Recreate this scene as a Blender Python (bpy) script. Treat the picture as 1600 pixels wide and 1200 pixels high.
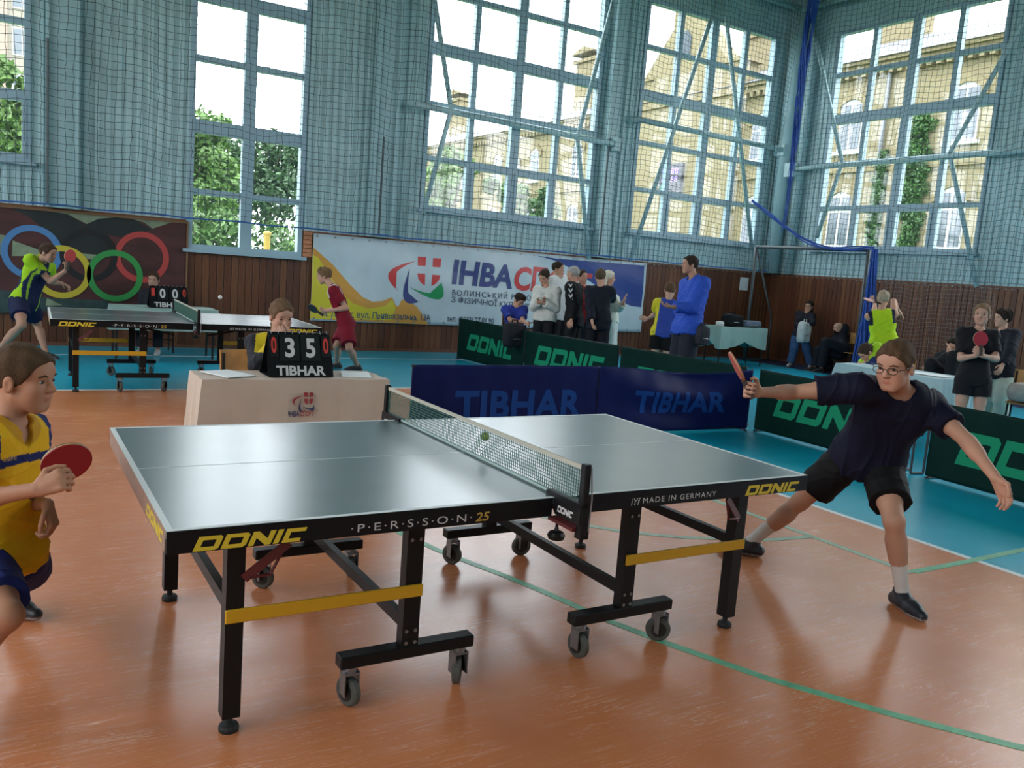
import bpy, bmesh, math, random
import numpy as np
from mathutils import Vector, Matrix

for _o in list(bpy.data.objects):
    bpy.data.objects.remove(_o, do_unlink=True)
SC = bpy.context.scene
COL = SC.collection
rnd = random.Random(7)

# ------------------------------------------------------------------ camera
CAMP = np.array([-1.7721, -3.2619, 1.5821])
YAW, PIT, ROL, FPX = 0.5484, -0.1339, 0.0770, 1318.5
_f = np.array([math.sin(YAW)*math.cos(PIT), math.cos(YAW)*math.cos(PIT), math.sin(PIT)])
_r = np.array([math.cos(YAW), -math.sin(YAW), 0.0]); _u = np.cross(_r, _f)
CR = math.cos(ROL)*_r + math.sin(ROL)*_u
CU = -math.sin(ROL)*_r + math.cos(ROL)*_u
CF = _f
cam = bpy.data.cameras.new('camera'); camo = bpy.data.objects.new('camera', cam); COL.objects.link(camo)
cam.sensor_width = 36; cam.lens = FPX*36/1600; cam.clip_start = .05; cam.clip_end = 400
camo.matrix_world = Matrix(((CR[0], CU[0], -CF[0], CAMP[0]), (CR[1], CU[1], -CF[1], CAMP[1]), (CR[2], CU[2], -CF[2], CAMP[2]), (0, 0, 0, 1)))
SC.camera = camo

# ------------------------------------------------------------------ daylight
world = bpy.data.worlds.new('overcast sky'); SC.world = world; world.use_nodes = True
_bg = world.node_tree.nodes['Background']
_bg.inputs[0].default_value = (.93, .96, 1.0, 1); _bg.inputs[1].default_value = 3.4
SC.view_settings.view_transform = 'Standard'; SC.view_settings.look = 'None'
SC.view_settings.exposure = 1.28; SC.view_settings.gamma = 1.0
SC.view_settings.use_curve_mapping = False
SC.cycles.use_denoising = True
SC.cycles.max_bounces = 10; SC.cycles.diffuse_bounces = 5; SC.cycles.glossy_bounces = 4
SC.cycles.transparent_max_bounces = 24
SC.cycles.caustics_reflective = False; SC.cycles.caustics_refractive = False
SC.cycles.sample_clamp_indirect = 6

def portal(loc, rot, sx, sz):
    l = bpy.data.lights.new('window_daylight', 'AREA'); l.shape = 'RECTANGLE'; l.size = sx; l.size_y = sz
    l.cycles.is_portal = True
    o = bpy.data.objects.new('window_daylight', l); o.location = loc; o.rotation_euler = rot; COL.objects.link(o)

# ------------------------------------------------------------------ pixels to places
def ray(u, v):
    return CR*((u-800)/FPX) + CU*((600-v)/FPX) + CF
def at(u, v, d):
    return CAMP + d*ray(u, v)
def onplane(u, v, axis, val):
    r = ray(u, v); return CAMP + r*((val-CAMP[axis])/r[axis])
def V3(*a): return np.array(a, float)
def nrm(a):
    a = np.asarray(a, float); return a/max(1e-9, np.linalg.norm(a))

# ------------------------------------------------------------------ materials
MATS = {}
def mat(name, col, rough=.5, metal=0., spec=.5, noise=0., nscale=8., bump=0., bscale=60., stretch=None, coat=0., emit=None, alpha=None, trans=0.):
    if name in MATS: return MATS[name]
    m = bpy.data.materials.new(name); m.use_nodes = True
    nt = m.node_tree; b = nt.nodes['Principled BSDF']
    b.inputs['Base Color'].default_value = (*col, 1); b.inputs['Roughness'].default_value = rough
    b.inputs['Metallic'].default_value = metal; b.inputs['Specular IOR Level'].default_value = spec
    b.inputs['Coat Weight'].default_value = coat; b.inputs['Coat Roughness'].default_value = .27
    if emit: b.inputs['Emission Color'].default_value = (*emit[0], 1); b.inputs['Emission Strength'].default_value = emit[1]
    tc = nt.nodes.new('ShaderNodeTexCoord')
    src = tc.outputs['Object']
    if stretch:
        mp = nt.nodes.new('ShaderNodeMapping'); mp.inputs['Scale'].default_value = stretch
        nt.links.new(src, mp.inputs[0]); src = mp.outputs[0]
    if noise:
        n = nt.nodes.new('ShaderNodeTexNoise'); n.inputs['Scale'].default_value = nscale; n.inputs['Detail'].default_value = 5
        nt.links.new(src, n.inputs['Vector'])
        r = nt.nodes.new('ShaderNodeValToRGB')
        r.color_ramp.elements[0].position = .3; r.color_ramp.elements[1].position = .7
        r.color_ramp.elements[0].color = (*[c*(1-noise) for c in col], 1); r.color_ramp.elements[1].color = (*[min(1, c*(1+noise)) for c in col], 1)
        nt.links.new(n.outputs['Fac'], r.inputs[0]); nt.links.new(r.outputs[0], b.inputs['Base Color'])
    if bump:
        n2 = nt.nodes.new('ShaderNodeTexNoise'); n2.inputs['Scale'].default_value = bscale; n2.inputs['Detail'].default_value = 4
        nt.links.new(src, n2.inputs['Vector'])
        bp = nt.nodes.new('ShaderNodeBump'); bp.inputs['Strength'].default_value = bump; bp.inputs['Distance'].default_value = .01
        nt.links.new(n2.outputs['Fac'], bp.inputs['Height']); nt.links.new(bp.outputs[0], b.inputs['Normal'])
    MATS[name] = m; return m

def attr_mat(name, rough=.6, bump=.0, bscale=250., sheen=0., spec=.3):
    """material whose own colours (skin, lips, stripes of a shirt) sit on the mesh as a colour attribute"""
    if name in MATS: return MATS[name]
    m = bpy.data.materials.new(name); m.use_nodes = True; nt = m.node_tree; b = nt.nodes['Principled BSDF']
    a = nt.nodes.new('ShaderNodeAttribute'); a.attribute_name = 'Col'
    tc = nt.nodes.new('ShaderNodeTexCoord')
    n = nt.nodes.new('ShaderNodeTexNoise'); n.inputs['Scale'].default_value = 14; n.inputs['Detail'].default_value = 4
    nt.links.new(tc.outputs['Object'], n.inputs['Vector'])
    hsv = nt.nodes.new('ShaderNodeHueSaturation'); mr = nt.nodes.new('ShaderNodeMapRange')
    mr.inputs['To Min'].default_value = .88; mr.inputs['To Max'].default_value = 1.12
    nt.links.new(n.outputs['Fac'], mr.inputs['Value']); nt.links.new(mr.outputs[0], hsv.inputs['Value'])
    nt.links.new(a.outputs['Color'], hsv.inputs['Color']); nt.links.new(hsv.outputs[0], b.inputs['Base Color'])
    b.inputs['Roughness'].default_value = rough; b.inputs['Specular IOR Level'].default_value = spec; b.inputs['Sheen Weight'].default_value = sheen
    if bump:
        n2 = nt.nodes.new('ShaderNodeTexNoise'); n2.inputs['Scale'].default_value = bscale
        nt.links.new(tc.outputs['Object'], n2.inputs['Vector'])
        bp = nt.nodes.new('ShaderNodeBump'); bp.inputs['Strength'].default_value = bump; bp.inputs['Distance'].default_value = .004
        nt.links.new(n2.outputs['Fac'], bp.inputs['Height']); nt.links.new(bp.outputs[0], b.inputs['Normal'])
    MATS[name] = m; return m

# ------------------------------------------------------------------ objects
def tag(o, label=None, cat=None, group=None, kind=None):
    if label: o['label'] = label
    if cat: o['category'] = cat
    if group: o['group'] = group
    if kind: o['kind'] = kind
    return o
def thing(name, label, cat, loc=(0, 0, 0), group=None, rotz=0.):
    o = bpy.data.objects.new(name, None); COL.objects.link(o); o.empty_display_size = .1
    o.location = loc; o.rotation_euler = (0, 0, rotz)
    return tag(o, label, cat, group)
def org(o):
    s = Vector((0, 0, 0))
    while o is not None:
        s = s + o.location; o = o.parent
    return s
def mesh_np(name, v, quads=None, tris=None, polys=None, smooth=False):
    me = bpy.data.meshes.new(name); v = np.asarray(v, np.float32)
    if polys is not None:
        me.from_pydata(v.tolist(), [], polys)
    else:
        q = np.asarray(quads, np.int32)
        me.vertices.add(len(v)); me.vertices.foreach_set('co', v.ravel())
        me.loops.add(q.size); me.loops.foreach_set('vertex_index', q.ravel())
        me.polygons.add(len(q)); k = q.shape[1]
        me.polygons.foreach_set('loop_start', np.arange(0, q.size, k, dtype=np.int32))
        me.polygons.foreach_set('loop_total', np.full(len(q), k, np.int32))
        me.update(calc_edges=True)
    if smooth: me.polygons.foreach_set('use_smooth', np.ones(len(me.polygons), bool))
    me.update(); return me
def link(name, me, m, parent=None, **kw):
    if m is not None:
        for x in (m if isinstance(m, (list, tuple)) else [m]): me.materials.append(x)
    o = bpy.data.objects.new(name, me); COL.objects.link(o)
    if parent is not None: o.parent = parent
    return tag(o, **kw)

class MB:
    """collects boxes, tubes and polygons in world space; build() links them as one mesh object"""
    def __init__(s): s.v = []; s.f = []; s.mi = []; s.cur = 0
    def add(s, v, f):
        n = len(s.v); s.v += [tuple(map(float, x)) for x in v]; s.f += [tuple(n+i for i in q) for q in f]; s.mi += [s.cur]*len(f); return s
    def box(s, x0, x1, y0, y1, z0, z1):
        return s.add([(x0, y0, z0), (x1, y0, z0), (x1, y1, z0), (x0, y1, z0), (x0, y0, z1), (x1, y0, z1), (x1, y1, z1), (x0, y1, z1)],
                     [(0, 3, 2, 1), (4, 5, 6, 7), (0, 1, 5, 4), (1, 2, 6, 5), (2, 3, 7, 6), (3, 0, 4, 7)])
    def bbox(s, x0, x1, y0, y1, z0, z1, b=.004):
        """box with chamfered vertical and horizontal edges"""
        c = [(x0+x1)/2, (y0+y1)/2, (z0+z1)/2]; h = [abs(x1-x0)/2, abs(y1-y0)/2, abs(z1-z0)/2]
        bm = bmesh.new(); bmesh.ops.create_cube(bm, size=2)
        for w in bm.verts: w.co = Vector([c[i]+w.co[i]*h[i] for i in range(3)])
        bmesh.ops.bevel(bm, geom=list(bm.edges), offset=min(b, min(h)*.8), segments=1, affect='EDGES')
        bm.verts.index_update()
        s.add([tuple(w.co) for w in bm.verts], [tuple(w.index for w in f.verts) for f in bm.faces]); bm.free(); return s
    def beam(s, a, b, w, h, up=(0, 0, 1)):
        """rectangular bar from a to b"""
        a = np.array(a, float); b = np.array(b, float); t = nrm(b-a); up = np.array(up, float)
        if abs(t@up) > .98: up = np.array([0, 1., 0])
        l = nrm(np.cross(up, t)); n = np.cross(t, l)
        vs = [p+l*w/2*i+n*h/2*j for p in (a, b) for i, j in ((-1, -1), (1, -1), (1, 1), (-1, 1))]
        return s.add(vs, [(0, 3, 2, 1), (4, 5, 6, 7), (0, 1, 5, 4), (1, 2, 6, 5), (2, 3, 7, 6), (3, 0, 4, 7)])
    def tube(s, pts, r, n=10, caps=True, closed=False):
        P = [np.array(p, float) for p in pts]; m = len(P); vs = []; fs = []
        R = r if isinstance(r, (list, tuple)) else [r]*m
        up = None
        for i in range(m):
            if closed: t = nrm(P[(i+1) % m]-P[i-1])
            else: t = nrm(P[min(i+1, m-1)]-P[max(i-1, 0)])
            if up is None:
                up = np.array([0, 0, 1.]) if abs(t[2]) < .9 else np.array([1., 0, 0])
            l = nrm(np.cross(up, t)); up = np.cross(t, l)
            for k in range(n):
                a = 2*math.pi*k/n; vs.append(P[i]+R[i]*(l*math.cos(a)+up*math.sin(a)))
        for i in range(m if closed else m-1):
            j = (i+1) % m
            for k in range(n): fs.append((i*n+k, i*n+(k+1) % n, j*n+(k+1) % n, j*n+k))
        if caps and not closed: fs += [tuple(range(n))[::-1], tuple(range((m-1)*n, m*n))]
        return s.add(vs, fs)
    def lathe(s, c, prof, axis=(0, 0, 1), n=20):
        """profile of (radius, height) pairs turned about an axis through c"""
        ax = nrm(axis); t = np.array([1., 0, 0]) if abs(ax[0]) < .9 else np.array([0, 1., 0])
        l = nrm(np.cross(t, ax)); q = np.cross(ax, l); c = np.array(c, float); vs = []; fs = []
        for r, h in prof:
            for k in range(n):
                a = 2*math.pi*k/n; vs.append(c+ax*h+r*(l*math.cos(a)+q*math.sin(a)))
        for i in range(len(prof)-1):
            for k in range(n): fs.append((i*n+k, i*n+(k+1) % n, (i+1)*n+(k+1) % n, (i+1)*n+k))
        fs += [tuple(range(n))[::-1], tuple(range((len(prof)-1)*n, len(prof)*n))]
        return s.add(vs, fs)
    def prism(s, pts, ext):
        """flat polygon (3d points) pushed along ext"""
        n = len(pts); P = [np.array(p, float) for p in pts]; e = np.array(ext, float)
        return s.add(P+[p+e for p in P], [tuple(range(n))[::-1], tuple(range(n, 2*n))]+[(i, (i+1) % n, n+(i+1) % n, n+i) for i in range(n)])
    def grid(s, fn, nu, nv, thick=None):
        vs = [fn(i/nu, j/nv) for j in range(nv+1) for i in range(nu+1)]
        return s.add(vs, [(j*(nu+1)+i, j*(nu+1)+i+1, (j+1)*(nu+1)+i+1, (j+1)*(nu+1)+i) for j in range(nv) for i in range(nu)])
    def sheet(s, fn, nu, nv, off):
        """thin sheet with real thickness: fn(u,v)->point, off = offset vector of the back face"""
        off = np.array(off, float)
        A = [np.array(fn(i/nu, j/nv), float) for j in range(nv+1) for i in range(nu+1)]
        n = len(A); W = nu+1
        F = [(j*W+i, j*W+i+1, (j+1)*W+i+1, (j+1)*W+i) for j in range(nv) for i in range(nu)]
        B = [tuple(n+k for k in q[::-1]) for q in F]
        rim = [i for i in range(W)]+[j*W+nu for j in range(1, nv+1)]+[nv*W+i for i in range(nu-1, -1, -1)]+[j*W for j in range(nv-1, 0, -1)]
        E_ = [(rim[(k+1) % len(rim)], rim[k], n+rim[k], n+rim[(k+1) % len(rim)]) for k in range(len(rim))]
        return s.add(A+[a+off for a in A], F+B+E_)
    def build(s, name, m, parent=None, smooth=False, **kw):
        o0 = org(parent) if parent is not None else Vector((0, 0, 0))
        me = bpy.data.meshes.new(name)
        me.from_pydata([(x-o0[0], y-o0[1], z-o0[2]) for x, y, z in s.v], [], s.f)
        ms = m if isinstance(m, (list, tuple)) else [m]
        for x in ms: me.materials.append(x)
        if len(ms) > 1: me.polygons.foreach_set('material_index', s.mi)
        if smooth: me.polygons.foreach_set('use_smooth', [True]*len(s.f))
        me.update()
        o = bpy.data.objects.new(name, me); COL.objects.link(o)
        if parent is not None: o.parent = parent
        return tag(o, **kw)

def copy_tree(o, parent=None):
    c = o.copy(); COL.objects.link(c); c.parent = parent
    for ch in list(o.children): copy_tree(ch, c)
    return c

# ------------------------------------------------------------------ lettering
HOMO = str.maketrans('АВІНСОРТКМЕХаосерхі', 'ABIHCOPTKMEXaocepxi')      # same letter shapes, one font
def text_mesh(body, bold=.0, shear=0., space=1.):
    """(verts2d normalised so caps run 0..1 high and x starts at 0, faces, width)"""
    c = bpy.data.curves.new('t', 'FONT'); c.body = body.translate(HOMO); c.offset = bold; c.shear = shear; c.space_character = space; c.resolution_u = 3
    o = bpy.data.objects.new('t', c); COL.objects.link(o)
    dg = bpy.context.evaluated_depsgraph_get(); me = bpy.data.meshes.new_from_object(o.evaluated_get(dg))
    v = np.array([w.co[:2] for w in me.vertices]); f = [tuple(p.vertices) for p in me.polygons]
    bpy.data.objects.remove(o); bpy.data.curves.remove(c); bpy.data.meshes.remove(me)
    cap = .729
    v[:, 0] -= v[:, 0].min(); v[:, 1] /= cap
    return v, f, v[:, 0].max()
def donic_mesh():
    R = []
    def bar(x0, x1, y0, y1): R.append([(x0, y0), (x1, y0), (x1, y1), (x0, y1)])
    st = .27; x = 0
    for ch, w in (('D', 1.15), ('O', 1.15), ('N', 1.1), ('I', .3), ('C', 1.0)):
        if ch in 'DO':
            bar(x, x+st, 0, 1); bar(x+st, x+w-st, 1-st, 1); bar(x+st, x+w-st, 0, st)
            k = .14
            R.append([(x+w-st, 0), (x+w-k, 0), (x+w, k), (x+w, 1-k), (x+w-k, 1), (x+w-st, 1)])
        elif ch == 'N':
            bar(x, x+st, 0, 1); bar(x+w-st, x+w, 0, 1); R.append([(x+st, 1), (x+st, .55), (x+w-st, 0), (x+w-st, .45)])
        elif ch == 'I': bar(x, x+st, 0, 1)
        else: bar(x, x+st, 0, 1); bar(x+st, x+w, 1-st, 1); bar(x+st, x+w-.1, 0, st)
        x += w+.12
    v = []; f = []
    for p in R:
        f.append(tuple(range(len(v), len(v)+len(p)))); v += [(a+.3*b, b) for a, b in p]
    v = np.array(v); return v, f, v[:, 0].max()
def put_text(name, tm, fn, w, h, m, parent, sub=0, thick=0.0, **kw):
    """letters laid on a surface: fn(s,t) -> 3d point, s in 0..w, t in 0..h (metres)"""
    v, f, W = tm
    bm = bmesh.new(); vv = [bm.verts.new((a/W*w, b*h, 0)) for a, b in v]
    for q in f:
        try: bm.faces.new([vv[i] for i in q])
        except ValueError: pass
    for _ in range(sub):
        bmesh.ops.subdivide_edges(bm, edges=[e for e in bm.edges if e.calc_length() > .04], cuts=1, use_grid_fill=True)
    bmesh.ops.triangulate(bm, faces=[g for g in bm.faces if len(g.verts) > 4])
    o0 = np.array(org(parent)) if parent is not None else np.zeros(3)
    for q in bm.verts: q.co = Vector(np.array(fn(q.co.x, q.co.y), float)-o0)
    me = bpy.data.meshes.new(name); bm.to_mesh(me); bm.free()
    return link(name, me, m, parent, **kw)
# ================================================================== the hall
YB, XR, XL, YF, ZC = 10.55, 13.4, -9.0, -9.0, 8.4
WOODZ = 1.9

def floor_mat(name, base, scuff, sc_amt, rough):
    m = bpy.data.materials.new(name); m.use_nodes = True; nt = m.node_tree; b = nt.nodes['Principled BSDF']; L = nt.links.new
    tc = nt.nodes.new('ShaderNodeTexCoord')
    n0 = nt.nodes.new('ShaderNodeTexNoise'); n0.inputs['Scale'].default_value = 1.1; n0.inputs['Detail'].default_value = 6; n0.inputs['Roughness'].default_value = .65
    L(tc.outputs['Object'], n0.inputs['Vector'])
    r0 = nt.nodes.new('ShaderNodeValToRGB'); r0.color_ramp.elements[0].position = .3; r0.color_ramp.elements[1].position = .72
    r0.color_ramp.elements[0].color = (*[c*.86 for c in base], 1); r0.color_ramp.elements[1].color = (*[min(1, c*1.1) for c in base], 1)
    L(n0.outputs['Fac'], r0.inputs[0])
    prev = r0.outputs[0]; tot = None
    for i, (ang, s1, s2, w) in enumerate(((.5, 2.2, 34, .018), (-.9, 3.0, 40, .018), (1.9, 2.0, 30, .014), (2.7, 3.4, 46, .018))):
        mp = nt.nodes.new('ShaderNodeMapping'); mp.inputs['Rotation'].default_value = (0, 0, ang); mp.inputs['Scale'].default_value = (s1, s2, 1); mp.inputs['Location'].default_value = (i*7.3, i*3.1, 0)
        L(tc.outputs['Object'], mp.inputs[0])
        n = nt.nodes.new('ShaderNodeTexNoise'); n.inputs['Scale'].default_value = 1.; n.inputs['Detail'].default_value = 2.; n.inputs['Distortion'].default_value = 1.1
        L(mp.outputs[0], n.inputs['Vector'])
        r = nt.nodes.new('ShaderNodeValToRGB'); e = r.color_ramp.elements
        e[0].position = .62-w; e[0].color = (0, 0, 0, 1); e[1].position = .62; e[1].color = (1, 1, 1, 1); x = e.new(.62+w); x.color = (0, 0, 0, 1)
        L(n.outputs['Fac'], r.inputs[0])
        if tot is None: tot = r.outputs[0]
        else:
            ad = nt.nodes.new('ShaderNodeMath'); ad.operation = 'MAXIMUM'; L(tot, ad.inputs[0]); L(r.outputs[0], ad.inputs[1]); tot = ad.outputs[0]
    nm = nt.nodes.new('ShaderNodeTexNoise'); nm.inputs['Scale'].default_value = 2.2; L(tc.outputs['Object'], nm.inputs['Vector'])
    mr = nt.nodes.new('ShaderNodeMapRange'); mr.inputs['From Min'].default_value = .34; mr.inputs['From Max'].default_value = .62; mr.inputs['To Max'].default_value = sc_amt
    L(nm.outputs['Fac'], mr.inputs['Value'])
    mu = nt.nodes.new('ShaderNodeMath'); mu.operation = 'MULTIPLY'; L(tot, mu.inputs[0]); L(mr.outputs[0], mu.inputs[1])
    mx = nt.nodes.new('ShaderNodeMix'); mx.data_type = 'RGBA'; mx.inputs[7].default_value = (*scuff, 1)
    L(mu.outputs[0], mx.inputs[0]); L(prev, mx.inputs[6]); L(mx.outputs[2], b.inputs['Base Color'])
    nr = nt.nodes.new('ShaderNodeTexNoise'); nr.inputs['Scale'].default_value = 5; nr.inputs['Detail'].default_value = 6; L(tc.outputs['Object'], nr.inputs['Vector'])
    rr = nt.nodes.new('ShaderNodeMapRange'); rr.inputs['To Min'].default_value = rough-.02; rr.inputs['To Max'].default_value = rough+.03
    L(nr.outputs['Fac'], rr.inputs['Value'])
    r2 = nt.nodes.new('ShaderNodeMath'); r2.operation = 'MULTIPLY_ADD'; L(mu.outputs[0], r2.inputs[0]); r2.inputs[1].default_value = .04; L(rr.outputs[0], r2.inputs[2])
    L(r2.outputs[0], b.inputs['Roughness'])
    b.inputs['Specular IOR Level'].default_value = .6
    return m
M_or = floor_mat('orange sports floor', (.60, .205, .082), (.82, .58, .45), .50, .25)
M_bl = floor_mat('turquoise sports floor', (.003, .40, .58), (.02, .42, .60), .10, .25)
M_db = mat('dark blue floor edge', (.018, .045, .12), .4)
M_lw = mat('white floor line', (.66, .70, .70), .4, noise=.15, nscale=30)
M_lg = mat('green floor line', (.13, .42, .24), .4, noise=.2, nscale=20)
LX, LY = 3.46, 6.48
fl = MB().box(XL, LX, YF, LY, -.1, 0).build('floor', M_or, kind='structure', label='orange and turquoise sports hall floor')
m = MB(); m.box(LX, 12.35, YF, LY, -.1, 0); m.box(XL, 12.35, LY, YB, -.1, 0); m.build('surround', M_bl, fl, label='turquoise surround of the court')
MB().box(12.35, XR, YF, YB, -.1, 0).build('edge_strip', M_db, fl, label='dark blue strip along the wall')
MB().box(LX-.025, LX+.025, YF, LY+.025, 0, .002).build('court_line', M_lw, fl)
MB().box(XL, LX-.025, LY-.025, LY+.025, 0, .002).build('court_line', M_lw, fl)
MB().box(XL, 5.0, 9.45, 9.48, 0, .002).build('court_line', M_lw, fl)
MB().beam((1.0, 6.9, .001), (2.6, 7.25, .001), .04, .002).build('court_line', M_lw, fl)
def flat_path(pts, w, name, mm, z=.002):
    P = [np.array(p, float) for p in pts]; m = MB(); L_, R_ = [], []
    for i in range(len(P)):
        t = P[min(i+1, len(P)-1)]-P[max(i-1, 0)]; t = t/np.linalg.norm(t); n = np.array([-t[1], t[0]])
        L_.append(P[i]+n*w/2); R_.append(P[i]-n*w/2)
    n = len(P); vs = [(*q, z) for q in L_]+[(*q, z) for q in R_]+[(*q, 0) for q in L_]+[(*q, 0) for q in R_]
    fs = [(i, n+i, n+i+1, i+1) for i in range(n-1)]+[(2*n+i, i, i+1, 2*n+i+1) for i in range(n-1)]+[(n+i, 3*n+i, 3*n+i+1, n+i+1) for i in range(n-1)]
    return m.add(vs, fs).build(name, mm, fl)
M_lg2 = mat('pale green floor line', (.30, .42, .30), .4, noise=.2, nscale=20)
flat_path([(.17, 1.5), (.24, 1.1), (.31, .8), (.39, .56), (.47, .33), (.55, .06), (.64, -.33), (.74, -.62), (.92, -1.05), (1.17, -1.47), (1.40, -1.80), (1.8, -2.25), (2.3, -2.7)], .045, 'court_line', M_lg)
flat_path([(2.77, 1.6), (2.77, .83), (2.78, .27), (2.80, -.44)], .05, 'court_line', M_lg2)
flat_path([(2.82, -.43), (3.44, -.43), (4.05, -.42), (6.5, -.42)], .05, 'court_line', M_lg, .003)
flat_path([(1.05, 1.5), (1.34, 1.03), (1.60, .73), (1.91, .52), (2.43, .31), (2.76, .27)], .05, 'court_line', M_lg2)

M_ceil = mat('painted roof deck', (.28, .36, .37), .8, noise=.1)
cl = MB().box(XL, XR, YF, YB, ZC, ZC+.15).build('ceiling', M_ceil, kind='structure', label='painted roof deck')
for yy in (8.3, 4.0, -.3, -4.6):
    MB().box(XL, XR, yy-.1, yy+.1, ZC-.45, ZC).build('roof_beam', M_ceil, cl)

# ---- corrugated walls with window openings
M_wall = mat('pale blue painted sheet', (.40, .56, .58), .5, noise=.1, nscale=2.2)
M_wall2 = mat('pale blue painted steel', (.36, .53, .56), .42, noise=.06)
M_fr = mat('blue grey window paint', (.30, .43, .50), .45)
def wmap(side):
    if side == 'back': return lambda s, n, z: (s, YB-n, z)
    if side == 'right': return lambda s, n, z: (XR-n, s, z)
    if side == 'front': return lambda s, n, z: (s, YF+n, z)
    return lambda s, n, z: (XL+n, s, z)
def corr(m, W, s0, s1, z0, z1, fine=True):
    if s1-s0 < .01 or z1-z0 < .01: return
    if not fine:
        m.add([W(s0, 0, z0), W(s1, 0, z0), W(s1, 0, z1), W(s0, 0, z1)], [(0, 1, 2, 3)]); return
    P = .14; prof = [(0, 0), (.055, 0), (.07, .028), (.125, .028)]
    xs = [s0]; k = math.floor(s0/P)
    def hgt(s):
        t = (s/P-math.floor(s/P))*P
        return 0 if t < .055 else ((t-.055)/.015*.028 if t < .07 else (.028 if t < .125 else (.14-t)/.015*.028))
    pts = sorted(set([s0, s1]+[q*P+a for q in range(k, math.ceil(s1/P)+1) for a, _ in prof if s0 < q*P+a < s1]))
    vs = [W(s, hgt(s+1e-6) if abs(s-s0) > 1e-9 else hgt(s), z) for z in (z0, z1) for s in pts]; n = len(pts)
    m.add(vs, [(i, i+1, n+i+1, n+i) for i in range(n-1)])
def wall(name, side, s0, s1, wins, z0=0., fine=True, zfine=WOODZ, label=None):
    W = wmap(side); m = MB(); s = s0
    for a, b, c, d in sorted(wins):
        corr(m, W, s, a, zfine, ZC, fine); corr(m, W, a, b, min(zfine, c), c, fine); corr(m, W, a, b, d, ZC, fine)
        corr(m, W, s, a, 0, zfine, False); corr(m, W, a, b, 0, min(zfine, c), False); s = b
    corr(m, W, s, s1, zfine, ZC, fine); corr(m, W, s, s1, 0, zfine, False)
    return m.build(name, M_wall, kind='structure', label=label)
ZT = 7.07
BW = [(-5.1, -1.43, 2.55, ZT), (.64, 2.42, 1.53, ZT), (4.48, 8.13, 2.52, ZT), (9.1, 12.77, 2.52, ZT)]
RW = [(5.75, 9.40, 2.52, ZT), (1.0, 4.65, 2.52, ZT), (-3.75, -.1, 2.52, ZT), (-8.5, -4.85, 2.52, ZT)]
FW = []
LW = [(-8.3+4.75*i, -8.3+4.75*i+3.65, 2.52, ZT) for i in range(4)]
wb = wall('wall_back', 'back', XL, XR, BW, label='pale blue corrugated wall above wood panelling')
wr = wall('wall_right', 'right', YF, YB, RW, label='pale blue corrugated end wall above wood panelling')
wf = wall('wall_front', 'front', XL, XR, FW, fine=False, label='wall behind the camera')
wl = wall('wall_left', 'left', YF, YB, LW, fine=False, label='wall at the other end of the hall')

def glass_mat():
    m = bpy.data.materials.new('window glass'); m.use_nodes = True; nt = m.node_tree
    for n in list(nt.nodes):
        if n.type != 'OUTPUT_MATERIAL': nt.nodes.remove(n)
    out = nt.nodes[0]; t = nt.nodes.new('ShaderNodeBsdfTransparent'); t.inputs[0].default_value = (.93, .96, .97, 1)
    g = nt.nodes.new('ShaderNodeBsdfGlossy'); g.inputs['Roughness'].default_value = .05; x = nt.nodes.new('ShaderNodeMixShader'); x.inputs[0].default_value = .05
    nt.links.new(t.outputs[0], x.inputs[1]); nt.links.new(g.outputs[0], x.inputs[2]); nt.links.new(x.outputs[0], out.inputs[0]); return m
M_glass = glass_mat()
WIN_N = [0]
def window(side, s0, s1, z0, z1, cols, thickc, rows, thickr, glass=True, sash=()):
    WIN_N[0] += 1; W = wmap(side)
    def bx(m, a, b, n0, n1, c, d):
        p = W(a, n0, c); q = W(b, n1, d)
        m.box(*sorted((p[0], q[0])), *sorted((p[1], q[1])), *sorted((p[2], q[2]))); return m
    m = MB(); t = .075
    bx(m, s0, s0+t, -.10, .05, z0, z1); bx(m, s1-t, s1, -.10, .05, z0, z1); bx(m, s0+t, s1-t, -.10, .05, z1-t, z1); bx(m, s0+t, s1-t, -.10, .05, z0, z0+t)
    fr = m.build('window_%d' % WIN_N[0], M_fr, kind='structure')
    for s in cols:
        w = .09 if s in thickc else .05
        bx(MB(), s-w, s+w, -.07, .04, z0+t, z1-t).build('mullion', M_fr, fr)
    for r in rows:
        w = .10 if r in thickr else .045
        bx(MB(), s0+t, s1-t, -.065, .03, r-w, r+w).build('transom', M_fr, fr)
    bx(MB(), s0-.06, s1+.06, .0, .14, z0-.05, z0).build('sill', M_fr, fr)
    if glass:
        S = [s0]+sorted(cols)+[s1]; Zs = [z0]+sorted(rows)+[z1]
        for i in range(len(S)-1):
            for j in range(len(Zs)-1):
                bx(MB(), S[i]+.03, S[i+1]-.03, -.045, -.04, Zs[j]+.03, Zs[j+1]-.03).build('pane', M_glass, fr)
                if (i, j) in sash:
                    k = MB(); a, b, c, d = S[i]+.05, S[i+1]-.05, Zs[j]+.045, Zs[j+1]-.045; g = .055
                    bx(k, a, a+g, -.03, .06, c, d); bx(k, b-g, b, -.03, .06, c, d); bx(k, a+g, b-g, -.03, .06, c, c+g); bx(k, a+g, b-g, -.03, .06, d-g, d)
                    k.build('sash', M_fr, fr)
    c = W((s0+s1)/2, -.12, (z0+z1)/2)
    rot = {'back': (-math.pi/2, 0, 0), 'right': (0, math.pi/2, 0), 'front': (math.pi/2, 0, 0), 'left': (0, -math.pi/2, 0)}[side]
    if side in ('back', 'front'): portal(c, rot, s1-s0, z1-z0)
    else: portal(c, rot, z1-z0, s1-s0)
    return fr
RO = (3.40, 4.32, 5.25, 6.17); TR = (5.25,)
def q4(a, b): return [a+(b-a)*k/4 for k in (1, 2, 3)]
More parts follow.
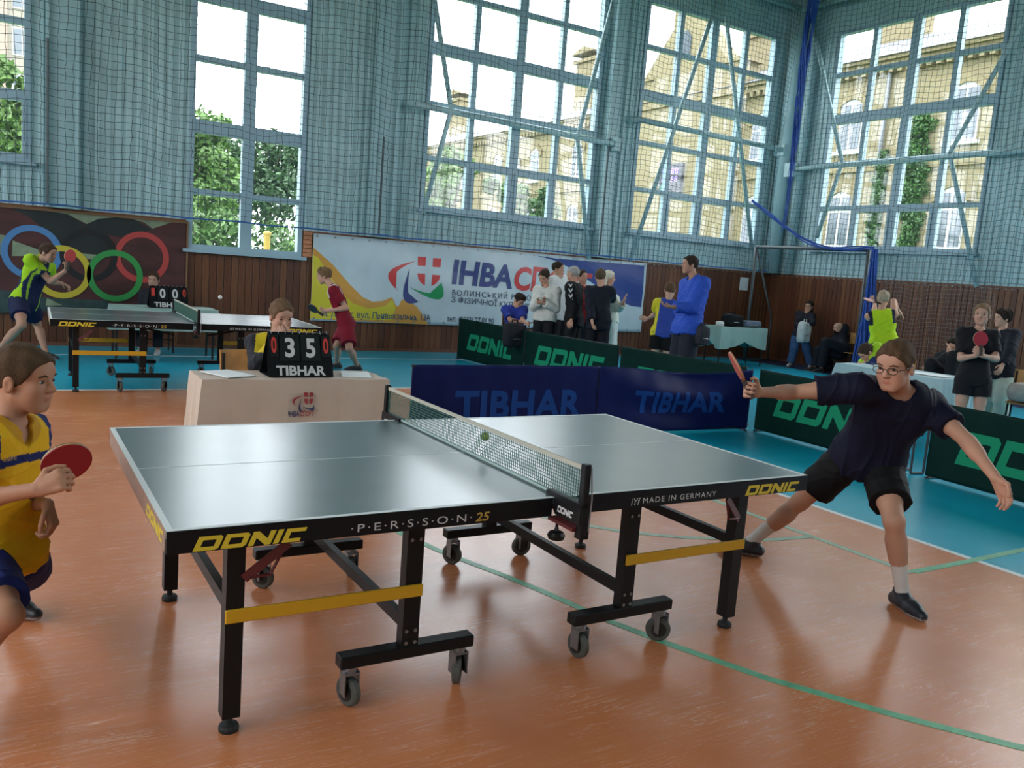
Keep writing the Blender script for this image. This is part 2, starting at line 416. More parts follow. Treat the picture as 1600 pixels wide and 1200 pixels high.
window('back', -5.1, -1.43, 2.55, ZT, q4(-5.1, -1.43), (q4(-5.1, -1.43)[1],), (3.45, 4.40, 5.3, 6.17), (5.3,), sash=((3, 0),))
window('back', .64, 2.42, 1.53, ZT, [1.52], (1.52,), (2.40, 3.37, 4.36, 5.27, 6.17), (3.37, 5.27))
window('back', 4.48, 8.13, 2.52, ZT, q4(4.48, 8.13), (q4(4.48, 8.13)[1],), RO, TR, sash=((1, 0), (2, 0)))
window('back', 9.1, 12.77, 2.52, ZT, q4(9.1, 12.77), (q4(9.1, 12.77)[1],), RO, TR, sash=((1, 0), (2, 0)))
window('right', 5.75, 9.40, 2.52, ZT, q4(5.75, 9.40), (q4(5.75, 9.40)[1],), RO, TR, sash=((2, 0), (1, 0)))
for a, b, c, d in RW[1:]: window('right', a, b, c, d, [(a+b)/2], (), (5.25,), TR, glass=False)
for a, b, c, d in FW: window('front', a, b, c, d, [(a+b)/2], (), (5.25,), TR, glass=False)
for a, b, c, d in LW: window('left', a, b, c, d, [(a+b)/2], (), (5.25,), TR, glass=False)

# ---- wood panelling, plank by plank
PK = []
for i, (c, n) in enumerate((((.135, .046, .018), .3), ((.115, .036, .014), .3), ((.16, .058, .023), .3), ((.095, .030, .013), .3))):
    PK.append(mat('varnished plank %d' % i, c, .38, noise=n, nscale=5, stretch=(14, 14, 1.1)))
PW = .11
pm = {}
def plank_mesh(h, side, k):
    key = (round(h, 3), side, k)
    if key not in pm:
        m = MB(); g = .004
        if side == 'back': m.bbox(g, PW-g, -.022, 0, 0, h, .004)
        else: m.bbox(-.022, 0, g, PW-g, 0, h, .004)
        me = bpy.data.meshes.new('plank'); me.from_pydata(m.v, [], m.f); me.materials.append(PK[k]); pm[key] = me
    return pm[key]
x = -2.42
while x < XR-.05:
    h = (1.50 if .60 < x < 2.36 else 1.88)
    o = bpy.data.objects.new('plank', plank_mesh(h, 'back', rnd.randrange(4))); COL.objects.link(o); o.parent = wb; o.location = (x, YB-.006, .04); x += PW
y = YB-.03-PW
while y > 3.2:
    o = bpy.data.objects.new('plank', plank_mesh(1.88, 'right', rnd.randrange(4))); COL.objects.link(o); o.parent = wr; o.location = (XR-.006, y, .04); y -= PW
M_wd = mat('dark wood trim', (.16, .06, .03), .45, noise=.2, nscale=20)
M_bk = mat('dark backing behind planks', (.05, .02, .012), .8)
MB().box(-2.45, .62, YB-.045, YB, 1.92, 1.96).box(2.43, XR, YB-.045, YB, 1.92, 1.96).build('cap_rail', M_wd, wb)
MB().box(XR-.045, XR, 3.2, YB, 1.92, 1.96).build('cap_rail', M_wd, wr)
MB().box(XL, XR, YB-.04, YB, 0, .05).build('baseboard_back', M_wd, kind='structure')
MB().box(XR-.04, XR, YF, YB, 0, .05).build('baseboard_right', M_wd, kind='structure')
m = MB(); M_brick = mat('orange brick', (.50, .20, .10), .8, noise=.25, nscale=40)
for j in range(6): m.box(2.44, 2.585, YB-.06, YB, 1.54+j*.07, 1.54+j*.07+.06)
m.build('brick_jamb', M_brick, wb)

# ---- steel columns, braces and rails in front of the windows
TN = [0]
def trim(m, mm=None, label=None, smooth=False):
    TN[0] += 1; return m.build('trim_%d' % TN[0], mm or M_wall2, kind='structure', smooth=smooth, label=label)
for x in (-1.05, 3.72, 8.46):
    m = MB(); m.box(x-.16, x+.16, YB-.16, YB, WOODZ+.06, ZC); m.box(x-.2, x-.16, YB-.22, YB, WOODZ+.06, ZC); m.box(x+.16, x+.2, YB-.22, YB, WOODZ+.06, ZC)
    trim(m, label='pale blue steel column between the windows')
m = MB().tube([(XR-.22, YB-.22, WOODZ+.06), (XR-.22, YB-.22, ZC)], .17, 20); trim(m, label='round corner column', smooth=True)
m = MB().tube([(XR-.12, YB-.62, WOODZ+.06), (XR-.12, YB-.62, ZC)], .10, 16); trim(m, label='corner pipe', smooth=True)
def wp(u, v, n=.30):
    p = onplane(u, v, 1, YB-n); return p
def rp(u, v, n=.30):
    return onplane(u, v, 0, XR-n)
br = .045
def brace(pts, r=br, label=None): trim(MB().tube(pts, r, 8), label=label, smooth=True)
def ext(a, b, k=.35): return a+(a-b)*k
brace([wp(650, 163), wp(962, 226)], .055, 'horizontal steel brace across the window')
brace([ext(wp(679, 0), wp(705, 171)), wp(705, 171), wp(651, 371)], label='bent diagonal steel brace')
brace([ext(wp(957, 7), wp(902, 215)), wp(902, 215), wp(920, 405)], label='bent diagonal steel brace')
brace([wp(985, 184), wp(1222, 234)], .055, 'horizontal steel brace across the window')
brace([ext(wp(1121, 0), wp(984, 407), .1), wp(984, 407)], label='long diagonal steel brace')
brace([ext(wp(1133, 12), wp(1175, 390), .1), wp(1175, 390)], label='long diagonal steel brace')
brace([rp(1240, 264), rp(1600, 235), ext(rp(1600, 235), rp(1240, 264), .3)], .055, 'horizontal steel brace across the window')
brace([rp(1266, 20), rp(1316, 254), rp(1276, 372)], label='bent diagonal steel brace')
brace([ext(rp(1568, 88), rp(1484, 240), .6), rp(1484, 240), rp(1526, 448)], label='bent diagonal steel brace')
brace([V3(XR-.35, YB-.3, 7.62), V3(XR-.35, 4.2, 7.62)], .06, 'steel rail above the window')
brace([V3(8.6, YB-.35, 7.62), V3(XR-.3, YB-.35, 7.62)], .06, 'steel rail above the window')
m = MB()
for (u, v) in ((1238, 266),): p = rp(u, v); m.box(p[0]-.08, p[0]+.28, p[1]-.10, p[1]+.16, p[2]-.15, p[2]+.15)
for (u, v) in ((1224, 235), (962, 226)): p = wp(u, v); m.box(p[0]-.05, p[0]+.08, p[1]-.06, p[1]+.26, p[2]-.12, p[2]+.12)
trim(m, label='brace brackets')
m = MB()     # thin pipe and wire cage on the wall between the bays
p = wp(598, 250, .26); m.tube([(p[0], p[1], 2.0), (p[0], p[1], 3.6)], .02, 8)
p = wp(945, 300, .3); m.tube([(p[0], p[1], 2.0), (p[0], p[1], 4.2)], .018, 8)
p = wp(74, 200, .26); m.tube([(p[0], p[1], 2.0), (p[0], p[1], 4.2)], .02, 8)
trim(m, mat('dark conduit', (.06, .09, .10), .5), 'dark conduit pipes')

# ---- protective netting
M_net = mat('dark green net cord', (.035, .06, .06), .8)
M_rope = mat('blue rope', (.03, .11, .36), .7, noise=.2, nscale=40)
def net_mesh(W, s0, s1, z0, z1, cell, r, seed, n0=.42):
    rs = np.random.RandomState(seed); ns = int((s1-s0)/cell); nz = int((z1-z0)/cell)
    S = np.linspace(s0, s1, ns+1)[:, None]+np.zeros((1, nz+1)); Z = np.linspace(z0, z1, nz+1)[None, :]+np.zeros((ns+1, 1))
    a = rs.uniform(0, 6.28, 8)
    dS = .035*np.sin(1.3*S+a[0]+.8*Z)+.02*np.sin(4.1*S+a[1])*np.cos(2.2*Z+a[2])+rs.normal(0, .006, S.shape)
    dZ = .04*np.sin(1.1*S+a[3])+.018*np.sin(5.3*S+a[4]+Z)+.012*np.cos(9*S+a[6])+rs.normal(0, .006, S.shape)
    k = np.clip((Z-z0)/.8, 0, 1); dZ = dZ*k
    N = n0+.07*np.sin(1.7*S+a[5])*np.cos(.9*Z)+.03*np.sin(6*S+a[7])
    P = np.stack([S+dS, N, Z+dZ], -1)
    m = MB(); vs = []; fs = []
    def strand(Q):
        n = len(Q); b = len(vs)
        for i in range(n):
            s, nn, z = Q[i]
            for ds, dn, dz in off: vs.append(W(s+ds*r, nn+dn*r, z+dz*r))
        for i in range(n-1):
            for q in range(3): fs.append((b+i*3+q, b+i*3+(q+1) % 3, b+(i+1)*3+(q+1) % 3, b+(i+1)*3+q))
    off = ((-1, -.6, 0), (1, -.6, 0), (0, 1, 0))
    for i in range(ns+1): strand(P[i])
    off = ((0, -.6, -1), (0, -.6, 1), (0, 1, 0))
    for j in range(nz+1): strand(P[:, j])
    return m.add(vs, fs)
root = thing('safety_net', 'dark square-mesh safety net hung along the wall with the banner', 'net', (5, YB-.4, 2))
net_mesh(wmap('back'), -2.6, 12.85, 1.98, 7.9, .10, .0034, 3).build('mesh', M_net, root, kind='stuff')
MB().tube([(-2.6+i*.395, YB-.42+.03*math.sin(i*1.7), 1.985+.012*math.sin(i*2.1)) for i in range(40)], .012, 6).build('hem_rope', M_rope, root, label='blue hem rope')
root = thing('safety_net', 'dark square-mesh safety net hung before the end wall windows', 'net', (XR-.4, 7, 2))
net_mesh(wmap("right"), 3.6, 9.95, 2.0, 7.9, .10, .0034, 5).build('mesh', M_net, root, kind='stuff')
# ================================================================== outside the windows
M_grass = mat('grass', (.10, .17, .05), .9, noise=.4, nscale=3)
MB().box(-60, 90, -60, 110, -.6, -.3).build('ground', M_grass, kind='structure', label='grass outside the hall')
def brickmat(name, c1, c2, mort, sc):
    m = bpy.data.materials.new(name); m.use_nodes = True; nt = m.node_tree; b = nt.nodes['Principled BSDF']; L = nt.links.new
    tc = nt.nodes.new('ShaderNodeTexCoord'); sx = nt.nodes.new('ShaderNodeSeparateXYZ'); L(tc.outputs['Object'], sx.inputs[0])
    ad = nt.nodes.new('ShaderNodeMath'); ad.operation = 'ADD'; L(sx.outputs[0], ad.inputs[0]); L(sx.outputs[1], ad.inputs[1])
    cb = nt.nodes.new('ShaderNodeCombineXYZ'); L(ad.outputs[0], cb.inputs[0]); L(sx.outputs[2], cb.inputs[1])
    br_ = nt.nodes.new('ShaderNodeTexBrick'); br_.inputs['Color1'].default_value = (*c1, 1); br_.inputs['Color2'].default_value = (*c2, 1); br_.inputs['Mortar'].default_value = (*mort, 1)
    br_.inputs['Scale'].default_value = sc; br_.inputs['Mortar Size'].default_value = .015
    L(cb.outputs[0], br_.inputs['Vector']); L(br_.outputs[0], b.inputs['Base Color']); b.inputs['Roughness'].default_value = .85
    return m
M_yb = brickmat('yellow brick', (.20, .165, .088), (.18, .145, .07), (.22, .20, .15), 2.0)
M_ybd = mat('yellow brick trim', (.19, .155, .085), .85, noise=.2, nscale=6)
M_wf = mat('white window paint', (.50, .50, .49), .5)
M_og = mat('building window glass', (.07, .09, .11), .12, spec=.8)
M_rf = mat('grey metal roof', (.15, .155, .17), .5, noise=.15, nscale=3)
FX = 24.0
bld = thing('brick_building', 'long yellow brick building with arched windows across the courtyard', 'building', (FX+6, 32, -.3))
m = MB().box(FX, FX+12, 8, 60, -.3, 9.3); m.build('facade', M_yb, bld)
m = MB()
for z0, z1, o in ((9.3, 9.5, .25), (9.5, 9.62, .4), (5.9, 6.08, .12), (2.6, 2.75, .12)): m.box(FX-o, FX, 8, 60, z0, z1)
m.build('cornice', M_ybd, bld)
m = MB()
for i in range(150): m.box(FX-.3, FX, 8.1+i*.345, 8.26+i*.345, 9.1, 9.3)
m.build('dentils', M_ybd, bld, kind='stuff')
m = MB().prism([(FX-.5, 7.8, 9.62), (FX+6, 7.8, 12.2), (FX+12.4, 7.8, 9.62)], (0, 52.4, 0)); m.build('roof', M_rf, bld)
def arch_pts(yc, w, z0, z1, rise, n=8):
    P = [(yc-w/2, z0), (yc+w/2, z0)]
    for i in range(n+1):
        t = i/n; P.append((yc+w/2-w*t, z1-rise+rise*math.sin(math.pi*t)))
    return P
for k in range(12):
    yc = 13.1+4.2*k
    for z0, z1 in ((6.65, 8.45), (3.3, 5.25)):
        w = .95
        f = MB().prism([(FX-.04, a, b) for a, b in arch_pts(yc, w, z0, z1, .22)], (.06, 0, 0)).build('window', M_wf, bld)
        for sy in (-1, 1):
            for (q0, q1) in ((z0+.07, z0+(z1-z0)*.62), (z0+(z1-z0)*.66, z1-.2)):
                MB().box(FX-.055, FX-.045, yc+sy*.235-.19, yc+sy*.235+.19, q0, q1).build('pane', M_og, f)
        MB().box(FX-.16, FX, yc-w/2-.12, yc+w/2+.12, z0-.12, z0).build('window_sill', M_wf, bld)
        hood = [(yc-w/2-.22, z1-.45), (yc-w/2, z1-.45)]+[(yc-w/2+w*i/8, z1-.22+.22*math.sin(math.pi*i/8)) for i in range(9)]+[(yc+w/2, z1-.45), (yc+w/2+.22, z1-.45)]+[(yc+w/2+.22-(w+.44)*i/8, z1-.15+.42*math.sin(math.pi*i/8)) for i in range(9)]
        MB().prism([(FX-.1, a, b) for a, b in hood], (.1, 0, 0)).build('window_hood', M_ybd, bld)
    MB().box(FX-.13, FX, yc+1.85, yc+2.35, -.3, 9.3).build('pilaster', M_ybd, bld)
m = MB()
for g in ([(29.6, 9.3), (22.6, 9.3), (22.6, 10.6), (29.6, 10.6)], [(28.9, 10.6), (23.3, 10.6), (25.2, 12.6), (27.0, 12.6)], [(27.0, 12.6), (25.2, 12.6), (25.2, 13.5), (27.0, 13.5)]): m.prism([(FX-.35, a, b) for a, b in g], (.9, 0, 0))
m.build('gable', M_yb, bld, label='stepped gable')
MB().box(FX-.35, FX, 22.6, 29.6, -.3, 9.5).build('centre_bay', M_yb, bld)
m = MB().box(FX-.55, FX+.65, 25.1, 27.1, 13.5, 13.75)
m.box(FX-.45, FX+.65, 22.4, 24.2, 10.6, 10.75).box(FX-.45, FX+.65, 28.0, 29.8, 10.6, 10.75).box(FX-.45, FX, 22.5, 29.7, 9.3, 9.6)
m.build('gable_coping', M_ybd, bld)
MB().prism([(FX-.42, a, b) for a, b in arch_pts(26.1, .7, 11.3, 12.4, .3)], (.08, 0, 0)).build('window', M_og, bld)
for yc, xc, top in ((58, FX+5, 14.2), (39.5, FX+4.2, 14.0), (26.4, FX+5, 13.2), (20, FX+6, 13.4)):
    m = MB().box(xc-.5, xc+.5, yc-.9, yc+.9, 10.3, top).box(xc-.65, xc+.65, yc-1.05, yc+1.05, top, top+.2)
    m.prism([(xc-.75, yc-1.2, top+.5), (xc-.75, yc+1.2, top+.5), (xc-.75, yc, top+.9)], (1.5, 0, 0)); m.build('chimney', M_ybd, bld)
MB().tube([(FX-.12, 15.9, 0), (FX-.12, 15.9, 9.3)], .07, 8).build('downpipe', M_rf, bld)
led = thing('led_display', 'dark electronic display board with violet and green digits seen through the window', 'display', (FX-.5, 26.1, 5.6))
MB().box(FX-.5, FX-.36, 25.35, 26.85, 5.45, 6.75).build('housing', mat('display housing', (.02, .02, .03), .4), led)
for body, z, cc in (('88:88', 6.3, (.25, .12, 1.0)), ('88 88', 5.95, (.30, .2, .8)), ('88', 5.6, (.1, .9, .35))):
    put_text('digits', text_mesh(body), lambda s, t, z=z: (FX-.51, 26.65-s, z+t), 1.05 if len(body) > 2 else .5, .25, mat('lit digits %.1f' % z, (.01, .01, .01), .5, emit=(cc, 2.2)), led)
ac = thing('air_conditioner', 'white outdoor air conditioning unit on the brick wall', 'air conditioner', (FX-.2, 40.2, 7.4))
MB().bbox(FX-.4, FX-.05, 39.8, 40.8, 7.35, 8.0, .03).build('casing', M_wf, ac); MB().lathe((FX-.41, 40.2, 7.68), [(.24, 0), (.24, .02)], (1, 0, 0), 16).build('fan_grille', M_og, ac)

def leaf_cloud(blobs, n, size, seed):
    rs = np.random.RandomState(seed); vs = []; W = sum(b[3]**2 for b in blobs)
    for b in blobs:
        k = max(10, int(n*b[3]**2/W)); d = rs.normal(size=(k, 3)); d /= np.linalg.norm(d, axis=1)[:, None]
        c = np.array(b[:3])+d*(b[3]*rs.uniform(.55, 1.08, (k, 1)))*np.array([1, 1, b[4] if len(b) > 4 else 1])
        a = rs.normal(size=(k, 3)); a /= np.linalg.norm(a, axis=1)[:, None]; bb = np.cross(a, rs.normal(size=(k, 3))); bb /= np.linalg.norm(bb, axis=1)[:, None]
        s = size*rs.uniform(.6, 1.3, (k, 1))
        vs.append(np.stack([c-a*s, c+bb*s*.45, c+a*s, c-bb*s*.45], 1))
    v = np.concatenate(vs).reshape(-1, 3); return v, np.arange(len(v)).reshape(-1, 4)
LF = [mat('leaf green %d' % i, c, .55, noise=.35, nscale=2.) for i, c in enumerate(((.075, .145, .03), (.05, .115, .028), (.10, .18, .04), (.042, .09, .032)))]
M_bark = mat('bark', (.10, .075, .05), .9, noise=.3)
def tree(label, x, y, h, r, seed, k, n=5200, size=.13, low=.35):
    t = thing('tree', label, 'tree', (x, y, -.3), 'trees outside the hall'); rs = random.Random(seed); b = []
    for i in range(16):
        a = rs.uniform(0, 6.28); q = rs.uniform(0, .75)*r; z = rs.uniform(low, .95)*h
        b.append((x+q*math.cos(a), y+q*math.sin(a), z, r*rs.uniform(.28, .5)*(1.25-z/h*.6)))
    v, q = leaf_cloud(b, n, size, seed); v = v-np.array([x, y, -.3])
    link('crown', mesh_np('crown', v, q), LF[k], t, kind='stuff')
    m = MB().tube([(x, y, -.3), (x+.1, y, h*.3), (x-.05, y+.1, h*.75)], [.17, .13, .05], 8)
    for i in range(4):
        a = i*1.6; m.tube([(x, y, h*(.3+.08*i)), (x+r*.5*math.cos(a), y+r*.5*math.sin(a), h*(.55+.08*i))], [.06, .02], 6)
    m.build('trunk', M_bark, t)
tree('bright green tree behind the lower left of the tall narrow window', 3.2, 24, 5.6, 1.7, 1, 2)
tree('dull green tree behind the right half of the tall narrow window', 6.2, 27, 6.3, 2.0, 2, 3)
tree('low pale tree far behind the tall narrow window', 5.0, 33, 6.0, 2.6, 3, 1)
tree('green tree beyond the leftmost window below the apartment tower', -1.4, 21, 5.6, 1.5, 4, 2)
tree('bushy green tree low in the corner of the window over the banner', 10.7, 22, 5.3, 1.35, 5, 2)
tree('small rounded tree in the middle of the window over the banner', 13.0, 22, 4.9, 1.0, 6, 0, 3500)
tree('dark green tree nearest the brick facade over the banner', 16.8, 26, 5.0, 1.2, 7, 1, 3500)
def bush(label, x, y, r, h, seed, k):
    t = thing('bush', label, 'bush', (x, y, -.3), 'bushes outside the hall'); rs = random.Random(seed)
    v, q = leaf_cloud([(x+rs.uniform(-r, r), y+rs.uniform(-.5, .5), rs.uniform(.2, h), .5) for _ in range(14)], 3600, .1, seed)
    link('foliage', mesh_np('foliage', v-np.array([x, y, -.3]), q), LF[k], t, kind='stuff'); MB().tube([(x, y, -.3), (x, y, h*.6)], [.05, .02], 6).build('stem', M_bark, t)
bush('leafy hedge bush at the bottom left of the tall narrow window', 2.9, 18, 1.1, 2.2, 11, 0)
bush('leafy hedge bush at the bottom right of the tall narrow window', 5.6, 19.5, 1.0, 2.0, 12, 2)
M_post = mat('yellow painted post', (.62, .36, .07), .6, noise=.15)
for x, wd in ((2.84, 'left of the window mullion'), (3.30, 'right of the window mullion')):
    tag(MB().tube([(x, 16, -.3), (x, 16, 1.95)], .07, 10).lathe((x, 16, 1.95), [(.09, 0), (.09, .04), (.03, .08)], n=10).build("yellow_post", M_post), "yellow outdoor post seen "+wd, "post")
# ivy climbing the brick wall
for (y0, y1, z1, seed, lab) in ((13.95, 14.9, 7.6, 21, 'wide column of green ivy on the yellow brick wall'), (15.5, 15.95, 6.5, 22, 'narrow strip of green ivy beside the downpipe')):
    t = thing('ivy', lab, 'climbing plant', (FX-.1, (y0+y1)/2, -.3)); rs = random.Random(seed); bl = []
    for i in range(70):
        z = -.2+(z1+.2)*i/70; bl.append((FX-.12, rs.uniform(y0+.18, y1-.18), z, rs.uniform(.18, .3)))
    v, q = leaf_cloud(bl, 9000, .075, seed); v[:, 0] = np.minimum(v[:, 0], FX-.01)
    link('foliage', mesh_np('foliage', v-np.array([FX-.1, (y0+y1)/2, -.3]), q), LF[1], t, kind='stuff')
    MB().tube([(FX-.05, (y0+y1)/2, -.3), (FX-.05, (y0+y1)/2+.1, z1*.8)], [.05, .02], 6).build('stem', M_bark, t)
# apartment tower at the far left
M_tw = mat('beige panel wall', (.26, .23, .19), .85, noise=.1); M_tw2 = mat('brown panel joint', (.30, .22, .18), .85)
tw = thing('apartment_tower', 'beige apartment tower beyond the leftmost window', 'building', (-3, 62, -.3))
MB().box(-9, .1, 60, 72, -.3, 30).build('wall', M_tw, tw)
MB().box(-1.95, -1.45, 59.85, 60, -.3, 30).build('loggia_fin', M_tw2, tw)
for k in range(10):
    for xc in (-.65, -2.9):
        f = MB().box(xc-.55, xc+.55, 59.93, 60, 1.2+k*2.8, 2.9+k*2.8).build('window', M_wf, tw)
        MB().box(xc-.48, xc-.04, 59.9, 59.93, 1.3+k*2.8, 2.8+k*2.8).build('pane', M_og, f); MB().box(xc+.04, xc+.48, 59.9, 59.93, 1.3+k*2.8, 2.8+k*2.8).build('pane', M_og, f)

# ================================================================== things hung on the walls
def bp(u, v, n): return onplane(u, v, 1, YB-n)
# ---- banner
def ban_n(x, z):
    e = 1-min(1, abs(z-1.2)/.75)**3
    return .085+.018*math.sin(x*2.3)*e+.008*math.sin(7*x+3*z)*e+.010*math.sin(3.2*(x*.7+z*2.4))*e
BX0, BX1, BZ0, BZ1 = 2.60, 9.66, .50, 1.93
ban = thing('banner', 'long white and blue printed banner with lettering and emblem on the wood panelling', 'banner', (6.1, YB-.06, BZ0))
M_bw = mat('white banner vinyl', (.50, .60, .65), .42, noise=.05, nscale=3)
def bs(s, t, k=0.): return (s, YB-ban_n(s, t)-k, t)
MB().sheet(lambda u, v: bs(BX0+(BX1-BX0)*u, BZ0+(BZ1-BZ0)*v), 150, 22, (0, .004, 0)).build('sheet', M_bw, ban, smooth=True)
def ban_poly(name, pix, mm, k, world=None):
    P = world or [(lambda q: (q[0], q[2]))(bp(u, v, .065)) for u, v in pix]
    P = [(min(max(a, BX0+.002), BX1-.002), min(max(b, BZ0+.002), BZ1-.002)) for a, b in P]
    bm = bmesh.new(); f = bm.faces.new([bm.verts.new((a, b, 0)) for a, b in P]); bmesh.ops.triangulate(bm, faces=[f])
    for _ in range(3): bmesh.ops.subdivide_edges(bm, edges=[e for e in bm.edges if e.calc_length() > .12], cuts=1); bmesh.ops.triangulate(bm, faces=[g for g in bm.faces if len(g.verts) > 3])
    o0 = org(ban)
    for q in bm.verts: q.co = Vector(bs(q.co.x, q.co.y, k))-o0
    me = bpy.data.meshes.new(name); bm.to_mesh(me); bm.free(); return link(name, me, mm, ban)
M_by = mat('banner yellow', (.62, .52, .03), .45); M_bo = mat('banner orange', (.62, .30, .05), .45); M_bb = mat('banner blue', (.016, .05, .24), .45)
M_br = mat('banner red', (.60, .05, .05), .45); M_bn = mat('banner navy', (.03, .05, .20), .45); M_bg = mat('banner green', (.02, .30, .10), .45); M_bt = mat('banner dark text', (.06, .09, .14), .5)
ban_poly('orange_wave', [(484, 386), (500, 396), (520, 414), (545, 444), (565, 464), (580, 471), (597, 470), (612, 464), (618, 478), (622, 478), (627, 468), (634, 468), (650, 478), (660, 492), (668, 508), (483, 498)], M_bo, .003)
ban_poly('yellow_wave', [(484, 398), (497, 402), (512, 425), (530, 455), (550, 474), (575, 482), (600, 478), (612, 468), (617, 480), (612, 500), (483, 498)], M_by, .006)
ban_poly('blue_corner', [(836, 399), (870, 404), (1006, 415), (1001, 480), (985, 478), (960, 468), (930, 446), (900, 424), (870, 408)], M_bb, .003)
Lg = lambda pts: [(590+a/11.43, 390+b/11.43) for a, b in pts]
def crescent(p0, mid_out, mid_in, p1, n=10):
    q = lambda a, b, c, t: tuple((1-t)**2*a[i]+2*t*(1-t)*b[i]+t*t*c[i] for i in (0, 1))
    return [q(p0, mid_out, p1, i/n) for i in range(n+1)]+[q(p1, mid_in, p0, i/n) for i in range(1, n)]
ban_poly('emblem_arc', Lg(crescent((690, 205), (-150, 330), (30, 420), (380, 750))), M_br, .004)
ban_poly('emblem_arc', Lg(crescent((565, 330), (250, 1150), (440, 1050), (790, 910))), M_bn, .005)
ban_poly('emblem_arc', Lg(crescent((565, 665), (1330, 1150), (1150, 930), (1130, 590))), M_bg, .006)
for q in ([(722, 122), (866, 132), (856, 292), (718, 285)], [(990, 150), (1132, 158), (1120, 318), (980, 308)], [(708, 425), (846, 432), (840, 645), (770, 590), (725, 520)], [(972, 448), (1115, 458), (1090, 540), (1030, 610), (958, 650)]):
    ban_poly('shield_quarter', Lg(q), M_br, .004)
def ban_text(body, u0, v0, u1, v1, h, mm, bold=.02, shear=0., space=1.):
    a = bp(u0, v0, .065); b = bp(u1, v1, .065); w = b[0]-a[0]
    V_, F_, W_ = text_mesh(body, bold, shear, space); words = body.split(' '); edge = [0.]
    for i in range(1, len(words)): edge.append(text_mesh(' '.join(words[:i]), bold, shear, space)[2]+.05)
    edge.append(1e9)
    for i in range(len(words)):
        fs = [f for f in F_ if edge[i] <= V_[list(f), 0].mean() < edge[i+1]]
        if not fs: continue
        ids = sorted({k for f in fs for k in f}); mp = {k: j for j, k in enumerate(ids)}
        put_text('lettering', (V_[ids], [tuple(mp[k] for k in f) for f in fs], W_), lambda s, t: bs(a[0]+s, a[2]+(b[2]-a[2])*s/w+t, .007), w, h, mm, ban, sub=1)
ban_text('ІНВА', 705, 442, 799, 450, .43, M_bn, .035, .08)
ban_text('СПОРТ', 801, 451, 922, 461, .43, M_br, .035, .08)
ban_text('ВОЛИНСЬКИЙ РЕГІОНАЛЬНИЙ', 705, 461, 885, 474, .105, M_bt, .012, 0, 1.25)
ban_text('З ФІЗИЧНОЇ КУЛЬТУРИ І СПОРТУ', 704, 472, 885, 488, .105, M_bt, .012)
ban_text('м. Луцьк, вул. Привокзальна, 13А', 502, 494, 672, 501, .115, M_bt, .015)
ban_text('тел. (0332) 27.01.90', 697, 502, 770, 506, .11, M_bt, .015)
m = MB()
for i in range(24):
    for z in (BZ0+.04, BZ1-.04): s = BX0+.06+i*(BX1-BX0-.12)/23; m.lathe((s, YB-ban_n(s, z)-.006, z), [(.02, 0), (.02, .006)], (0, 1, 0), 8)
m.build('eyelets', mat('steel eyelets', (.3, .3, .32), .4, metal=.7), ban)
# ---- mural panel with rings
MX0, MX1, MZ0, MZ1 = -3.0, .63, .45, 1.90
mur = thing('mural_panel', 'dark red and black painted mural board with five coloured rings', 'mural', (-1.1, YB-.04, MZ0))
MB().box(MX0, MX1, YB-.075, YB-.035, MZ0, MZ1).build('board', mat('mural dark red', (.060, .016, .016), .55, noise=.5, nscale=1.5, stretch=(1, 1, 3)), mur)
M_mw = mat('mural frame wood', (.20, .11, .05), .5)
MB().box(MX0, MX1+.02, YB-.09, YB-.03, MZ1, MZ1+.035).box(MX1, MX1+.025, YB-.09, YB-.03, MZ0, MZ1).build('frame', M_mw, mur)
def mpoly(name, pix, mm, k):
    P = []
    for u, v in pix:
        q = bp(u, v, .075); P.append((min(max(q[0], MX0), MX1), YB-.075-k, min(max(q[2], MZ0), MZ1)))
    m = MB().prism(P, (0, k*.9, 0)); return m.build(name, mm, mur)
M_mb = mat('mural black', (.012, .016, .017), .5, noise=.3, nscale=3); M_mg = mat('mural pale green', (.20, .25, .16), .6, noise=.2)
Mq = lambda pts: [(a/5.333, 310+b/5.333) for a, b in pts]
mpoly('painted_shape', Mq([(90, 75), (420, 85), (560, 130), (700, 215), (640, 430), (500, 420), (420, 300), (250, 160)]), M_mb, .002)
mpoly('painted_shape', Mq([(520, 420), (720, 215), (820, 170), (960, 150), (1100, 170), (1260, 260), (1030, 330), (900, 300), (960, 430), (900, 500), (700, 460)]), M_mb, .003)
mpoly('painted_shape', Mq([(420, 85), (1040, 150), (960, 150), (820, 170), (725, 215), (560, 130)]), M_mg, .002)
mpoly('painted_shape', Mq([(1100, 165), (1430, 195), (1270, 252), (1200, 200)]), M_mg, .002)
mpoly('painted_shape', Mq([(640, 455), (860, 475), (800, 515), (690, 500)]), M_mg, .004)
mpoly('painted_shape', Mq([(105, 350), (330, 430), (330, 480), (100, 480)]), M_mg, .002)
mpoly('painted_shape', Mq([(0, 300), (60, 310), (50, 460), (0, 470)]), M_mg, .002)
mpoly('painted_shape', Mq([(0, 760), (400, 830), (900, 850), (900, 920), (0, 960)]), mat('mural dark green', (.025, .05, .05), .6, noise=.3), .002)
mpoly('painted_shape', Mq([(390, 830), (520, 890), (380, 895)]), M_mg, .004)
def ring(pu, pv, rad, w, mm, k):
    c = bp(pu, pv, .08); N = 36; vs = []
    for i in range(N):
        a = 2*math.pi*i/N
        for r in (rad-w/2, rad+w/2): vs.append((c[0]+r*math.cos(a), YB-.08-k, c[2]+r*math.sin(a)))
    vs += [(x, y+.004, z) for x, y, z in vs]; n = 2*N; fs = []
    for i in range(N):
        j = (i+1) % N; fs += [(2*i, 2*i+1, 2*j+1, 2*j), (2*i+1, n+2*i+1, n+2*j+1, 2*j+1), (2*j, n+2*j, n+2*i, 2*i)]
    MB().add(vs, fs).build('ring', mm, mur)
